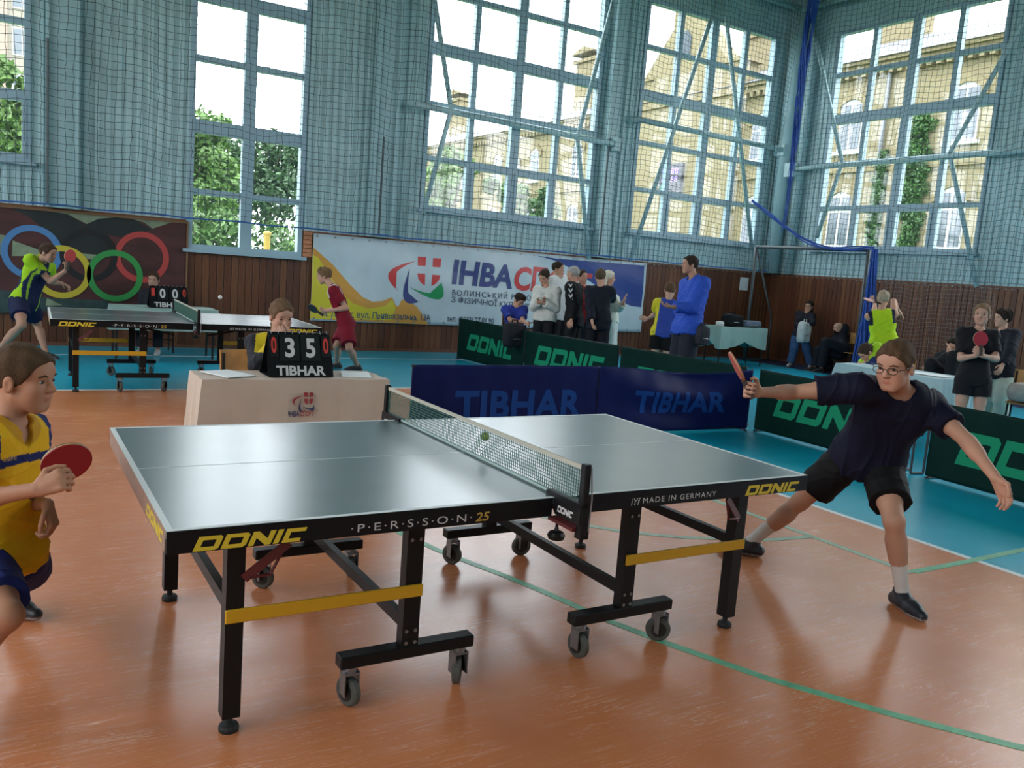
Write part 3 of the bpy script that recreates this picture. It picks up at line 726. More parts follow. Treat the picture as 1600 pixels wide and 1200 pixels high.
ring(50, 394, .335, .085, mat('ring blue', (.07, .20, .42), .5), .002)
ring(139, 399, .335, .085, mat('ring black', (.008, .008, .009), .5), .004)
ring(222, 402, .335, .085, mat('ring red', (.42, .05, .045), .5), .002)
ring(97, 425, .335, .085, mat('ring yellow', (.50, .40, .03), .5), .006)
ring(180, 431, .335, .085, mat('ring green', (.03, .26, .06), .5), .006)
# ---- paper notice
pn = thing('notice', 'white paper notice pinned to the wood by the corner', 'paper', (12.58, YB-.03, 1.4))
q0 = bp(1157, 433, .035); q1 = bp(1168, 454, .035)
MB().box(q0[0], q1[0], YB-.036, YB-.032, q1[2], q0[2]).build('sheet', mat('paper', (.72, .74, .74), .7), pn)
# ================================================================== table tennis tables
M_top = mat('dark table top', (.034, .066, .074), .30, noise=.15, nscale=5, spec=1.0, coat=.6)
M_wl = mat('white table line', (.62, .66, .66), .5)
M_blk = mat('black powder coat', (.007, .007, .008), .42, spec=.25)
M_ap = mat('black table apron', (.006, .006, .008), .42, spec=.2)
M_aprefl = mat('end apron painted reflection', (.30, .19, .15), .55, noise=.2, nscale=30)  # reddish grey colour stands in for the reflection on the end apron
M_yel = mat('yellow painted bar', (.60, .32, .012), .42)
M_ylt = mat('yellow print', (.66, .50, .03), .5)
M_wht = mat('pale print', (.55, .55, .55), .5)
M_red = mat('dark red strut', (.10, .012, .015), .4)
M_tyre = mat('grey caster tyre', (.085, .085, .075), .6, spec=.2)
M_hub = mat('dark caster hub', (.010, .010, .010), .5)
M_stl = mat('zinc steel', (.25, .25, .26), .4, metal=.8)
M_rub = mat('black rubber', (.01, .01, .01), .7)
tb = thing('table_tennis_table', 'large dark table tennis table in front with yellow bars and casters', 'table')
for s in (-1, 1):
    def X(a): return s*a
    def bx(m, a, b, *r): return m.box(min(s*a, s*b), max(s*a, s*b), *r)
    top = MB(); xa, xb = sorted((X(.004), X(1.37))); top.bbox(xa, xb, -.7608, .7608, .735, .760, .001)
    tp = top.build('table_top', M_top, tb)
    m = MB(); bx(m, 1.35, 1.3695, -.7605, .7605, .7598, .7606); m.build('end_line', M_wl, tp)
    for yy in (-1, 1):
        m = MB(); bx(m, .004, 1.35, *sorted((yy*.7408, yy*.7606)), .7598, .7606); m.build('side_line', M_wl, tp)
    m = MB(); bx(m, .004, 1.35, -.0025, .0025, .760, .7605); m.build('centre_line', M_wl, tp)
    for yy in (-1, 1):
        m = MB(); bx(m, .03, 1.3695, *sorted((yy*.7628, yy*.735)), .690, .7590); m.build('side_apron', M_ap, tb)
    m = MB(); bx(m, 1.35, 1.3702, -.735, .735, .690, .7595); m.build('end_apron', M_aprefl if s < 0 else M_ap, tb)
    for yy in (-1, 1):
        y = yy*.585
        m = MB(); bx(m, 1.105, 1.163, y-.03, y+.03, .055, .69); lg = m.build('leg', M_blk, tb)
        MB().lathe((X(1.134), y, 0), [(.032, 0), (.034, .012), (.03, .022), (.012, .026), (.012, .06)], n=16).build('foot', M_rub, lg)
        m = MB(); bx(m, .47, .535, y-.025, y+.025, .16, .69); il = m.build('inner_leg', M_blk, tb)
        mm = MB()
        for dx in (.485, .52):
            for z in (.21, .255, .60): mm.lathe((X(dx), y+yy*.026, z), [(.007, 0), (.007, .004)], (0, yy, 0), 8)
        mm.build('bolts', M_stl, il, kind='stuff')
        m = MB(); xa, xb = sorted((X(.235), X(.765))); m.bbox(xa, xb, y-.03, y+.03, .150, .196, .004); m.build('wheel_bar', M_blk, tb)
        yb = y+yy*.034
        m = MB(); xa, xb = sorted((X(.47), X(1.165))); m.bbox(xa, xb, yb-.006, yb+.006, .388, .434, .003); m.build('safety_bar', M_yel, tb, label='yellow safety bar')
        for k, a in enumerate((.285, .72)):
            cx = X(a); c = MB()
            c.lathe((cx, y, .128), [(.028, 0), (.028, .022)], n=14); c.box(cx-.028, cx-.024, y-.012-.02, y+.02, .045, .135); c.box(cx+.024, cx+.028, y-.032, y+.02, .045, .135); c.box(cx-.028, cx+.028, y-.03, y+.02, .125, .13)
            fk = c.build('caster_fork', M_stl, tb)
            ang = .35*s+.9*k+yy*.2; ax = (math.cos(ang), math.sin(ang), 0)
            w = MB(); w.lathe((cx-ax[0]*.016, y-ax[1]*.016, .055), [(.030, 0), (.048, 0), (.055, .006), (.055, .026), (.048, .032), (.030, .032)], ax, 24); w.build('wheel', M_tyre, fk, smooth=False)
            w = MB(); w.lathe((cx-ax[0]*.018, y-ax[1]*.018, .055), [(.034, 0), (.034, .036)], ax, 18); w.build('wheel_hub', M_hub, fk)
    m = MB().beam((X(1.134), -.56, .42), (X(1.134), .56, .42), .03, .045); m.build('end_cross_beam', M_blk, tb)
    m = MB().beam((X(.50), -.56, .265), (X(.50), .56, .265), .03, .045); m.build('cross_beam', M_blk, tb)
    m = MB().beam((X(.47), -.40, .66), (X(.17), -.40, .60), .022, .022); m.beam((X(.47), .40, .66), (X(.17), .40, .60), .022, .022); m.build('hinge_arms', M_blk, tb, kind='stuff')
    m = MB().box(min(X(.3), X(1.3)), max(X(.3), X(1.3)), -.66, -.63, .70, .735).box(min(X(.3), X(1.3)), max(X(.3), X(1.3)), .63, .66, .70, .735); m.build('under_rails', M_blk, tb, kind='stuff')
    m = MB().beam((X(1.11), -.62, .535), (X(.98), -.66, .655), .008, .03); m.tube([(X(1.10), -.628, .54), (X(1.03), -.635, .545), (X(.99), -.65, .64)], .006, 6); m.build('folding_strut', M_red, tb, label='dark red folding strut')
DN = donic_mesh()
def side(x0, z0, x1, z1, h, tm, mm, name='lettering'):
    w = x1-x0; put_text(name, tm, lambda s, t: (x0+s, -.7636, z0+(z1-z0)*s/w+t), w, h, mm, tb)
side(-1.298, .6925, -.955, .6925, .044, DN, M_ylt)
side(-.81, .703, -.368, .703, .028, text_mesh('·P·E·R·S·S·O·N·', 0, 0, 1.25), M_wht)
side(-.352, .700, -.297, .700, .032, text_mesh('25', .02, .15), mat('gold print', (.50, .33, .06), .5))
side(.405, .705, .802, .705, .024, text_mesh('MADE IN GERMANY', 0, 0, 1.2), M_wht)
side(.345, .701, .392, .701, .030, text_mesh('iYf', 0, .2), M_wht)
side(.975, .693, 1.315, .693, .044, DN, M_ylt)
put_text('lettering', DN, lambda s, t: (-1.3708, -.37-s, .700+t), .34, .042, M_ylt, tb)
t2 = copy_tree(tb); t2.location = (.0175, 6.9264, 0); t2.rotation_euler = (0, 0, -.0268)
t2['label'] = 'dark table tennis table at the back on the turquoise floor'

# ---- nets
M_cord = mat('green net cord', (.05, .13, .10), .7); M_tape = mat('beige net tape', (.42, .40, .33), .7); M_hem = mat('pale net hem', (.30, .40, .37), .6)
nt_ = thing('table_tennis_net', 'green mesh net with beige tape across the front table', 'net', (0, 0, .76))
m = MB(); Y0 = .90
m.box(-.004, .004, -Y0, Y0, .897, .9125); m.build('top_tape', M_tape, nt_)
m = MB(); n = int(2*Y0/.0145)
for i in range(n+1): yy = -Y0+2*Y0*i/n; m.box(-.0011, .0011, yy-.0011, yy+.0011, .772, .897)
for j in range(10): z = .775+j*.0128; m.box(-.0011, .0011, -Y0, Y0, z-.0011, z+.0011)
m.build('mesh', M_cord, nt_, kind='stuff')
MB().tube([(-.003, -.74, .768), (-.003, .74, .768)], .006, 8).build('hem_cord', M_hem, nt_)
for yy in (-1, 1):
    p = MB().bbox(-.014, .014, *sorted((yy*.895, yy*.925)), .66, .922, .003).build('post', M_blk, nt_)
    MB().tube([(.018, yy*.93, .68), (.02, yy*.932, .80), (.012, yy*.926, .915)], .003, 6).build('tension_wire', M_stl, p)
    cl_ = MB().box(-.02, .012, *sorted((yy*.70, yy*.925)), .7615, .778).prism([(-.021, yy*.71, .762), (-.021, yy*.925, .762), (-.021, yy*.925, .700), (-.021, yy*.77, .700)], (.004, 0, 0)).build('clamp', M_blk, nt_)
    MB().box(-.03, .02, *sorted((yy*.74, yy*.90)), .672, .684).build('clamp_jaw', M_red, cl_)
    MB().lathe((-.01, yy*.775, .60), [(.004, 0), (.030, .006), (.034, .02), (.026, .032), (.010, .038), (.006, .05), (.006, .082)], n=16).build('clamp_knob', M_blk, cl_)
    put_text('lettering', DN, (lambda s, t: (-.0225, -.785-s, .715+t-.10*0)) if yy < 0 else (lambda s, t: (-.0225, .885-s, .722+t)), .10, .024, M_wht, cl_)
n2 = copy_tree(nt_); n2.location = (.0175, 6.9264, .76); n2.rotation_euler = (0, 0, -.0268); n2['label'] = 'green mesh net across the back table'
# ---- balls
def ball(label, u, v, d, col, r=.02):
    c = at(u, v, d); bm = bmesh.new(); bmesh.ops.create_uvsphere(bm, u_segments=24, v_segments=14, radius=r)
    me = bpy.data.meshes.new('table_tennis_ball'); bm.to_mesh(me); bm.free(); me.polygons.foreach_set('use_smooth', [True]*len(me.polygons))
    o = link('table_tennis_ball', me, mat('celluloid '+label[:6], col, .35), None, label=label, cat='ball'); o.location = c
ball('yellow green ball flying in front of the net of the front table', 758, 682, 3.75, (.33, .40, .02))
ball('white ball flying above the back table', 344, 464.5, 9.9, (.8, .78, .74), .024)

# ================================================================== barriers
def cloth_fn(p0, p1, z0, z1, amp, sag, seed, fold):
    p0 = np.array(p0, float); p1 = np.array(p1, float); Lh = np.linalg.norm(p1-p0); t = (p1-p0)/Lh; n = np.array([-t[1], t[0]])
    rs = random.Random(seed); ph = [rs.uniform(0, 6.28) for _ in range(5)]
    def fn(s, z, k=0.):
        u = s/Lh; zz = (z-z0)/(z1-z0)
        e = math.sin(math.pi*min(max(u, 0), 1))
        top = z1-sag*e*(.55+.45*math.sin(3.1*u+ph[4]))*1.6
        Z = z0+(top-z0)*zz
        d = amp*e*(math.sin(5*u+ph[0]+2.5*zz)+.5*math.sin(11*u+ph[1]-3*zz))*.5 + fold*e*math.sin(9*zz+4*u+ph[2])*(.4+.6*zz)+.004*math.sin(40*u+ph[3])*zz
        q = p0+t*s-n*(d*side_+k*side_)
        return (q[0], q[1], Z)
    side_ = 1 if n@(p0-CAMP[:2]) > 0 else -1
    return fn, Lh, t, n*-side_
M_tubeb = mat('dark barrier tube', (.02, .025, .03), .4)
def barrier(label, p0, p1, cloth, tm, lm, tw, th, tz, seed, amp=.02, sag=.0, fold=.0, h=.70, group=None, cut=False, off=.5, name='barrier'):
    fn, Lh, t, n = cloth_fn(p0, p1, .03, h, amp, sag, seed, fold)
    c = (np.array(p0)+np.array(p1))/2; r = thing(name, label, 'barrier', (c[0], c[1], 0), group)
    cs = .05 if cut else 0.
    def sh(u, v):
        s = Lh*u; z = .03+(h-.03)*v
        if cut and z > h-cs:
            k = (z-(h-cs))/cs; s = max(s, cs*(1-math.sqrt(max(0, 1-k*k)))) if True else s
        return fn(s, z)
    MB().sheet(sh, 72, 24, (-n[0]*.004, -n[1]*.004, 0)).build('cloth', cloth, r, smooth=True)
    put_text('lettering', tm, lambda s, tt: fn(Lh*off-tw/2+s if fl_ else Lh*off+tw/2-s, tz+tt, .004), tw, th, lm, r, sub=3)
    q0 = np.array([*p0, 0.])-np.array([*n, 0])*.02; q1 = np.array([*p1, 0.])-np.array([*n, 0])*.02; tt = np.array([*t, 0.])
    for a, sg in ((q0, 1), (q1, -1)):
        MB().tube([a+tt*.015*sg+V3(0, 0, .02), a+tt*.015*sg+V3(0, 0, h-.01)], .011, 8).build('post', M_tubeb, r)
        MB().tube([a+tt*.03*sg-V3(*n, 0)*.16+V3(0, 0, .012), a+tt*.03*sg+V3(*n, 0)*.05+V3(0, 0, .012)], .011, 8).build('foot', M_tubeb, r)
    if sag == 0: MB().tube([q0+V3(0, 0, h-.01), q1+V3(0, 0, h-.01)], .009, 8).build('top_rail', M_tubeb, r)
    MB().tube([q0+V3(0, 0, .03), q1+V3(0, 0, .03)], .009, 8).build('bottom_rail', M_tubeb, r)
    return r
fl_ = True
M_bc = mat('dark blue barrier cloth', (.009, .014, .080), .5, noise=.12, nscale=6, spec=.06); M_bt2 = mat('blue barrier print', (.013, .055, .23), .5, spec=.06)
M_gc = mat('dark green barrier cloth', (.003, .020, .016), .5, noise=.12, nscale=6, spec=.06); M_gt = mat('bright green print', (.012, .22, .11), .5, spec=.06)
TB = text_mesh('TIBHAR', .035, 0, 1.05)
barrier('taut dark blue barrier with pale blue capitals behind the front table', (1.29, 3.43), (3.34, 3.45), M_bc, TB, M_bt2, 1.42, .27, .20, 1, .012, 0, .0, group='blue barriers', cut=True, off=.56)
barrier('sagging dark blue barrier with draped folds near the outstretched arm', (3.345, 3.445), (5.37, 3.32), M_bc, TB, M_bt2, 1.25, .24, .24, 2, .09, .05, .055, group='blue barriers', off=.52)
GG = 'green barriers'
barrier('green barrier farthest back, next to the wall banner', (4.93, 9.60), (4.99, 7.55), M_gc, DN, M_gt, 1.5, .27, .20, 3, .02, group=GG, off=.52)
barrier('green barrier in front of the standing spectators', (4.99, 7.50), (5.22, 5.55), M_gc, DN, M_gt, 1.5, .29, .22, 4, .025, group=GG, off=.5)
barrier('green barrier in front of the man in the blue jacket', (5.23, 5.50), (5.45, 3.50), M_gc, DN, M_gt, 1.5, .28, .20, 5, .025, group=GG, off=.5)
barrier('green barrier behind the outstretched arm of the player in navy', (5.46, 3.30), (5.42, 1.42), M_gc, DN, M_gt, 1.45, .26, .22, 6, .02, group=GG, off=.52)
barrier('green barrier nearest the camera at the right edge', (5.40, 1.18), (5.28, -.85), M_gc, DN, M_gt, 1.5, .30, .20, 7, .02, group=GG, off=.5)
# ================================================================== draped tables, scoreboards, chairs
def drape(name, x0, x1, y0, y1, h, drop, mm, parent, seed, over=.0):
    """cloth over a rectangular table: flat top, hanging sides with folds"""
    rs = random.Random(seed); N = 14
    per = []
    for a, b in (((x0, y0), (x1, y0)), ((x1, y0), (x1, y1)), ((x1, y1), (x0, y1)), ((x0, y1), (x0, y0))):
        for i in range(N): per.append((a[0]+(b[0]-a[0])*i/N, a[1]+(b[1]-a[1])*i/N))
    cx, cy = (x0+x1)/2, (y0+y1)/2; n = len(per); vs = []; fs = []; rows = 7
    ph = [rs.uniform(0, 6.28) for _ in range(4)]
    for j in range(rows+1):
        t = j/rows
        for i, (x, y) in enumerate(per):
            k = t*(.020*math.sin(i*1.15+ph[0])+.012*math.sin(i*2.3+ph[1])); dx, dy = x-cx, y-cy; L_ = math.hypot(dx, dy)
            nx = 0 if abs(abs(dx)-(x1-x0)/2) > 1e-6 else math.copysign(1, dx); ny = 0 if abs(abs(dy)-(y1-y0)/2) > 1e-6 else math.copysign(1, dy)
            o = .004+k+.03*t+.004*(j > 0)
            dp = drop(i/n) if callable(drop) else drop
            vs.append((x+nx*o, y+ny*o, h+.004*(j == 0)-dp*t+.003*math.sin(i*.9)*(j == 0)))
    for j in range(rows):
        for i in range(n): fs.append((j*n+i, j*n+(i+1) % n, (j+1)*n+(i+1) % n, (j+1)*n+i))
    fs.append(tuple(range(n)))
    o = MB().add(vs, fs).build(name, mm, parent, smooth=False)
    md = o.modifiers.new('thickness', 'SOLIDIFY'); md.thickness = .003; md.offset = 1
    return o
def simple_table(label, x0, x1, y0, y1, h, group=None, leg=M_blk):
    t = thing('folding_table', label, 'table', ((x0+x1)/2, (y0+y1)/2, 0), group)
    MB().bbox(x0, x1, y0, y1, h-.03, h-.004, .004).build('table_top', mat('laminate board', (.40, .30, .20), .5), t)
    for a in (x0+.05, x1-.05):
        for b in (y0+.05, y1-.05): MB().tube([(a, b, 0), (a, b, h-.03)], .014, 8).build('leg', leg, t)
    return t
M_tc = mat('cream tablecloth', (.52, .42, .34), .75, noise=.06, nscale=4); M_tcg = mat('pale green tablecloth', (.28, .40, .36), .7, noise=.07, nscale=4); M_tcb = mat('pale blue tablecloth', (.30, .44, .47), .7, noise=.07, nscale=4)
simple_table('umpire table hidden under the cream cloth', -.70, .55, 2.2, 2.62, .745)
tc = thing('tablecloth', 'cream cloth with a red and navy emblem over the umpire table', 'tablecloth', (-.07, 2.4, .3))
drape('cloth', -.70, .55, 2.2, 2.62, .75, lambda t: .14 if .52 < t < .73 else .60, M_tc, tc, 4)
# emblem on the cloth
def cl_pt(u, v): return onplane(u, v, 1, 2.2-.028)
def cl_poly(name, pts, mm): 
    P = [cl_pt(u, v) for u, v in pts]; return MB().prism(P, (0, .002, 0)).build(name, mm, tc)
Eg = lambda pts: [(451+a*.0345+.0, 611+b*.0345) for a, b in pts]
M_dr = mat('dark red print', (.30, .03, .04), .6); M_dn = mat('navy print', (.04, .05, .13), .6)
cl_poly('emblem_arc', Eg(crescent((690, 205), (-150, 330), (30, 420), (380, 750))), M_dr)
cl_poly('emblem_arc', Eg(crescent((565, 330), (250, 1150), (440, 1050), (790, 910))), M_dn)
cl_poly('emblem_arc', Eg(crescent((565, 665), (1330, 1150), (1150, 930), (1130, 590))), M_dn)
for q in ([(702, 60), (866, 62), (866, 262), (702, 262)], [(950, 62), (1112, 66), (1110, 262), (950, 262)], [(702, 345), (866, 345), (866, 610), (770, 560), (712, 470)], [(950, 345), (1112, 345), (1090, 480), (1030, 560), (950, 610)]): cl_poly('shield_quarter', Eg(q), M_dr)
a = cl_pt(450, 651); b = cl_pt(468, 650.5); c_ = cl_pt(490, 650)
put_text('lettering', text_mesh('ІНВА', .02), lambda s, t: (a[0]+s, a[1]-.001, a[2]+t), b[0]-a[0], .038, M_dn, tc)
put_text('lettering', text_mesh('СПОРТ', .02), lambda s, t: (b[0]+.004+s, a[1]-.001, b[2]+t), c_[0]-b[0]-.004, .038, M_dr, tc)
def scoreboard(label, x0, x1, y, z, digits, word, group=None, h=.29):
    """flip score board: leaning front, two big and two small flip cards, name strip below"""
    r = thing('scoreboard', label, 'scoreboard', ((x0+x1)/2, y, z), group); w = x1-x0; lean = .10
    def F(s, t, k=0.): return (x0+s, y+lean*t/h-k, z+t)
    MB().prism([F(0, 0), F(w, 0), F(w, .085), F(0, .085)], (0, .006, 0)).build('name_strip', M_ap, r)
    MB().prism([F(.0, .085), F(w, .085), F(w-.015, h), F(.015, h)], (0, .006, 0)).build('front_panel', M_ap, r)
    MB().prism([(x0, y+.23, z), (x1, y+.23, z), (x1-.015, y+lean+.012, z+h), (x0+.015, y+lean+.012, z+h)], (0, .005, 0)).build('rear_panel', M_ap, r)
    MB().box(x0, x1, y+.0, y+.235, z, z+.004).build('base', M_ap, r)
    put_text('lettering', text_mesh(word, .035), lambda s, t: F(w*.12+s, .012+t, .003), w*.76, .062, M_wht, r)
    M_cd = mat('black score card', (.008, .008, .009), .3); M_rd = mat('red digit print', (.55, .04, .03), .5)
    for (u0, u1, v0, v1, dg, mm) in ((.03, .17, .45, .93, digits[0], M_rd), (.19, .49, .36, .95, digits[1], M_wht), (.51, .81, .36, .95, digits[2], M_wht), (.83, .97, .45, .93, digits[3], M_rd)):
        P = [F(w*u0, h*v0, .004), F(w*u1, h*v0, .004), F(w*u1, h*v1, .004), F(w*u0, h*v1, .004)]
        c = MB().prism(P, (0, -.003, 0)).build('score_card', M_cd, r)
        cw = (u1-u0)*w; dw = cw*(.5 if cw > .1 else .6)
        put_text('digit', text_mesh(dg, .03), lambda s, t, u0=u0, v0=v0, cw=cw, dw=dw: F(w*u0+(cw-dw)/2+s, h*(v0+.10)+t, .0085), dw, (v1-v0)*h*.72, mm, c)
    m = MB()
    for i in range(9): cx = x0+.03+(w-.06)*i/8; m.tube([(cx, y+lean-.012, z+h-.01), (cx, y+lean+.0, z+h+.012), (cx, y+lean+.02, z+h-.005)], .002, 6)
    m.build('binding_rings', M_stl, r, kind='stuff')
    return r
scoreboard('black flip scoreboard reading 3 and 5 on the cream tablecloth', -.27, .175, 2.28, .762, '0350', 'TIBHAR')
simple_table('low umpire table beyond the back table under a pale green cloth', -.52, .82, 9.02, 9.55, .695)
tc2 = thing('tablecloth', 'pale green cloth over the umpire table beyond the back table', 'tablecloth', (.15, 9.3, .4)); drape('cloth', -.52, .82, 9.02, 9.55, .70, lambda t: .12 if .52 < t < .73 else .30, M_tcg, tc2, 9)
scoreboard('black flip scoreboard with zeros beyond the back table', -.07, .43, 9.05, .712, '1000', 'TIBHAR')
simple_table('small spectator table by the corner under a pale green cloth', 10.45, 11.75, 8.95, 9.45, .775)
tc3 = thing('tablecloth', 'pale green cloth with hanging corners on the table by the corner', 'tablecloth', (11.1, 9.2, .4))
drape('cloth', 10.45, 11.75, 8.95, 9.45, .78, lambda t: .28+.16*abs(math.cos(4*math.pi*t)), M_tcg, tc3, 13)
simple_table('umpire table under a pale blue cloth behind the player in navy', 7.05, 7.75, 2.15, 3.55, .745)
tc4 = thing('tablecloth', 'pale blue cloth over the table behind the player in navy', 'tablecloth', (7.4, 2.8, .3)); drape('cloth', 7.05, 7.75, 2.15, 3.55, .75, lambda t: .12 if .27 < t < .48 else .42, M_tcb, tc4, 17)
def papers(label, x, y, z, w, d, rz, th=.006):
    r = MB(); c, s = math.cos(rz), math.sin(rz)
    P = [(x+c*a-s*b, y+s*a+c*b, z) for a, b in ((-w/2, -d/2), (w/2, -d/2), (w/2, d/2), (-w/2, d/2))]
    return tag(r.prism(P, (0, 0, th)).build('papers', mat('white paper', (.75, .77, .78), .7)), label, 'paper')
papers('white score sheets on the left of the cream tablecloth', -.50, 2.42, .760, .21, .30, .4)
papers('white score sheets at the right end of the cream tablecloth', .38, 2.40, .760, .20, .28, -.3)
papers('white score sheets on the pale blue tablecloth', 7.35, 2.5, .760, .28, .40, .2)
def bag(label, c, size, col, seed, name='bag', strap=True, cat='bag'):
    """soft bag: rounded, slumped body with flap and strap"""
    rs = random.Random(seed); r = thing(name, label, cat, (c[0], c[1], c[2])); bm = bmesh.new(); bmesh.ops.create_cube(bm, size=1); bmesh.ops.subdivide_edges(bm, edges=list(bm.edges), cuts=5, use_grid_fill=True)
    for v in bm.verts:
        x, y, z = v.co; q = Vector((x, y, z)).normalized()*.62; v.co = v.co.lerp(q, .5)
        k = 1+.10*math.sin(9*x+rs.random()*.3+seed)*math.cos(8*y+seed); v.co = Vector((v.co.x*size[0]*k, v.co.y*size[1]*k, max(-.5, v.co.z*(1+.08*math.sin(6*x+seed)))*size[2]+size[2]*.5))
    mn = min(v.co.z for v in bm.verts)
    for v in bm.verts: v.co.z -= mn
    me = bpy.data.meshes.new('body'); bm.to_mesh(me); bm.free(); me.polygons.foreach_set('use_smooth', [True]*len(me.polygons))
    mm = mat('bag cloth %.2f %.2f %.2f' % col, col, .7, noise=.2, nscale=9, spec=.08); link('body', me, mm, r)
    X, Y, Z = size
    MB().tube([(c[0]-X*.25, c[1]-Y*.50, c[2]+Z*.35), (c[0]-X*.1, c[1]-Y*.57, c[2]+Z*.37), (c[0]+X*.1, c[1]-Y*.57, c[2]+Z*.37), (c[0]+X*.25, c[1]-Y*.50, c[2]+Z*.35)], .008, 6).build('zip', M_stl, r)
    if strap: MB().tube([(c[0]-X*.2, c[1], c[2]+Z*.85), (c[0]-X*.12, c[1], c[2]+Z*1.15), (c[0]+X*.12, c[1], c[2]+Z*1.15), (c[0]+X*.2, c[1], c[2]+Z*.85)], .012, 6).build('strap', mm, r)
    return r
bag('black sports bag on the pale green table by the corner', (10.95, 9.2, .79), (.42, .26, .24), (.012, .013, .015), 3)
bag('grey blue jacket heap on the right of the corner table', (11.45, 9.2, .79), (.48, .32, .13), (.12, .15, .20), 5, 'folded_jacket', False, 'clothing')
bag('small white pouch beside the black bag on the corner table', (10.58, 9.15, .79), (.14, .12, .09), (.65, .66, .66), 6, 'pouch', False)
bag('black bag on the floor at the feet of the seated man', (12.95, 8.38, 0), (.30, .22, .26), (.02, .02, .025), 8)
bag('red bag on the floor in front of the seated man', (12.62, 8.3, .0), (.2, .18, .18), (.40, .02, .03), 9)
# backpack hung on the green barrier
_q = at(803, 525, 12.85)
bag('dark backpack hanging over the green barrier below the boy in blue', (_q[0], _q[1], _q[2]-.17), (.34, .18, .36), (.02, .02, .028), 10, 'backpack')
_j = at(1607, 605, 10.3)
bag('crumpled grey patterned jacket at the right edge of the view', (_j[0], _j[1], .47), (.40, .36, .22), (.34, .32, .29), 12, 'folded_jacket', False, 'clothing')
def chair(label, x, y, rz, wood=(.45, .22, .06), group='wooden chairs'):
    t = thing('chair', label, 'chair', (0, 0, 0), group); mm = mat('chair plywood', wood, .45, noise=.2, nscale=8)
    MB().bbox(-.20, .20, -.20, .20, .44, .458, .006).build('seat', mm, t)
    MB().grid(lambda u, v: (-.19+.38*u, .19+.03*v+.025*(1-(2*u-1)**2), .62+.22*v), 10, 4).build('backrest', mm, t).modifiers.new('t', 'SOLIDIFY').thickness = .012
    for sx in (-1, 1):
        MB().tube([(sx*.18, -.18, 0), (sx*.17, -.17, .44)], .012, 8).build('leg', M_blk, t)
        MB().tube([(sx*.18, .21, 0), (sx*.17, .185, .44), (sx*.17, .205, .82)], .012, 8).build('leg', M_blk, t)
    MB().tube([(-.175, -.175, .2), (.175, -.175, .2)], .008, 6).build('stretcher', M_blk, t)
    t.location = (x, y, 0); t.rotation_euler = (0, 0, rz); return t
chair('wooden chair of the girl behind the score table', -.18, 2.93, .15)
chair('wooden chair of the far umpire in front of the mural', .18, 9.95, 0)
chair('wooden chair beside the corner table', 9.95, 9.5, -1.0)
chair('wooden chair of the seated boy in blue', 5.55, 8.75, -.3)
chair('wooden chair of the woman at the pale blue table', 8.60, 2.95, -1.3)
chair('wooden chair holding a crumpled grey jacket', _j[0], _j[1], -1.2)
chair('wooden chair of the bearded man', 12.95, 7.85, -1.55)
chair('wooden chair of the boy bending over the blue table', 7.98, 3.40, -1.3)
# ---- goal in the corner with its gathered net
M_gp = mat('grey goal tube', (.05, .065, .07), .4)
gl = thing('handball_goal', 'slim dark goal frame standing along the end wall', 'goal', (12.3, 8.8, 0))
A0 = V3(12.2, 9.93, 0); B0 = V3(12.5, 7.35, 0); GH = 2.48
for q in (A0, B0): MB().tube([q, q+V3(0, 0, GH)], .035, 12).build('post', M_gp, gl, smooth=True)
MB().tube([A0+V3(0, 0, GH), B0+V3(0, 0, GH)], .035, 12).build('crossbar', M_gp, gl, smooth=True)
for q in (A0, B0): MB().tube([q+V3(0, 0, .03), q+V3(.75, 0, .03), q+V3(.7, 0, 1.0), q+V3(0, 0, GH)], .02, 8).build('back_stay', M_gp, gl, smooth=True)
M_bnet = mat('blue gathered netting', (.02, .075, .34), .75, noise=.4, nscale=30)
gn = thing('gathered_net', 'bright blue netting gathered into a hanging bundle at the goal corner', 'net', (12.45, 7.2, 0))
m = MB(); rs = random.Random(3)
for k in range(16):
    a = rs.uniform(0, 6.28); r = rs.uniform(.02, .11)
    m.tube([(12.42+r*(1+.5*i/8)*math.cos(a+.3*i)*(.5+.09*i), 7.16+r*(.5+.09*i)*math.sin(a+.3*i)*1.2, 2.5-2.45*i/8) for i in range(9)], .018, 5)
m.build('bundle', M_bnet, gn, kind='stuff')
p0 = onplane(1175, 312, 1, 9.9); p1 = V3(12.45, 7.2, 2.5); m = MB()
for k in range(4): m.tube([p0*(1-t)+p1*t-V3(0, 0, .35*math.sin(math.pi*t)+.02*k*math.sin(9*t+k)) for t in np.linspace(0, 1, 16)], .014, 5)
m.build('drawn_rope', M_bnet, gn, kind='stuff')
gw = thing('divider_net', 'long blue divider net bundled against the corner column', 'net', (12.7, 9.5, 3)); m = MB()
for k in range(18):
    a = rs.uniform(0, 6.28); r = rs.uniform(.03, .14)
    zl = rs.uniform(3.6, 5.4); m.tube([(12.70+r*math.cos(a+i)*(1-.09*i)-.01*i, 9.62+r*math.sin(a+i)*(1-.09*i), 8.2-zl*i/8) for i in range(9)], [.02-.0018*i for i in range(9)], 5)
m.build('bundle', M_bnet, gw, kind='stuff')
gnet = thing('goal_net', 'pale loose goal net spread beside the blue bundle', 'net', (12.9, 6.5, 0)); M_wn = mat('pale net cord', (.25, .23, .22), .8)
def gW(s, n, z): return (12.6+.012*n*40*.5+.05*math.sin(3*s), s, z)
net_mesh(gW, 4.9, 7.05, .1, 2.35, .075, .0020, 8, .1).build('mesh', M_wn, gnet, kind='stuff')

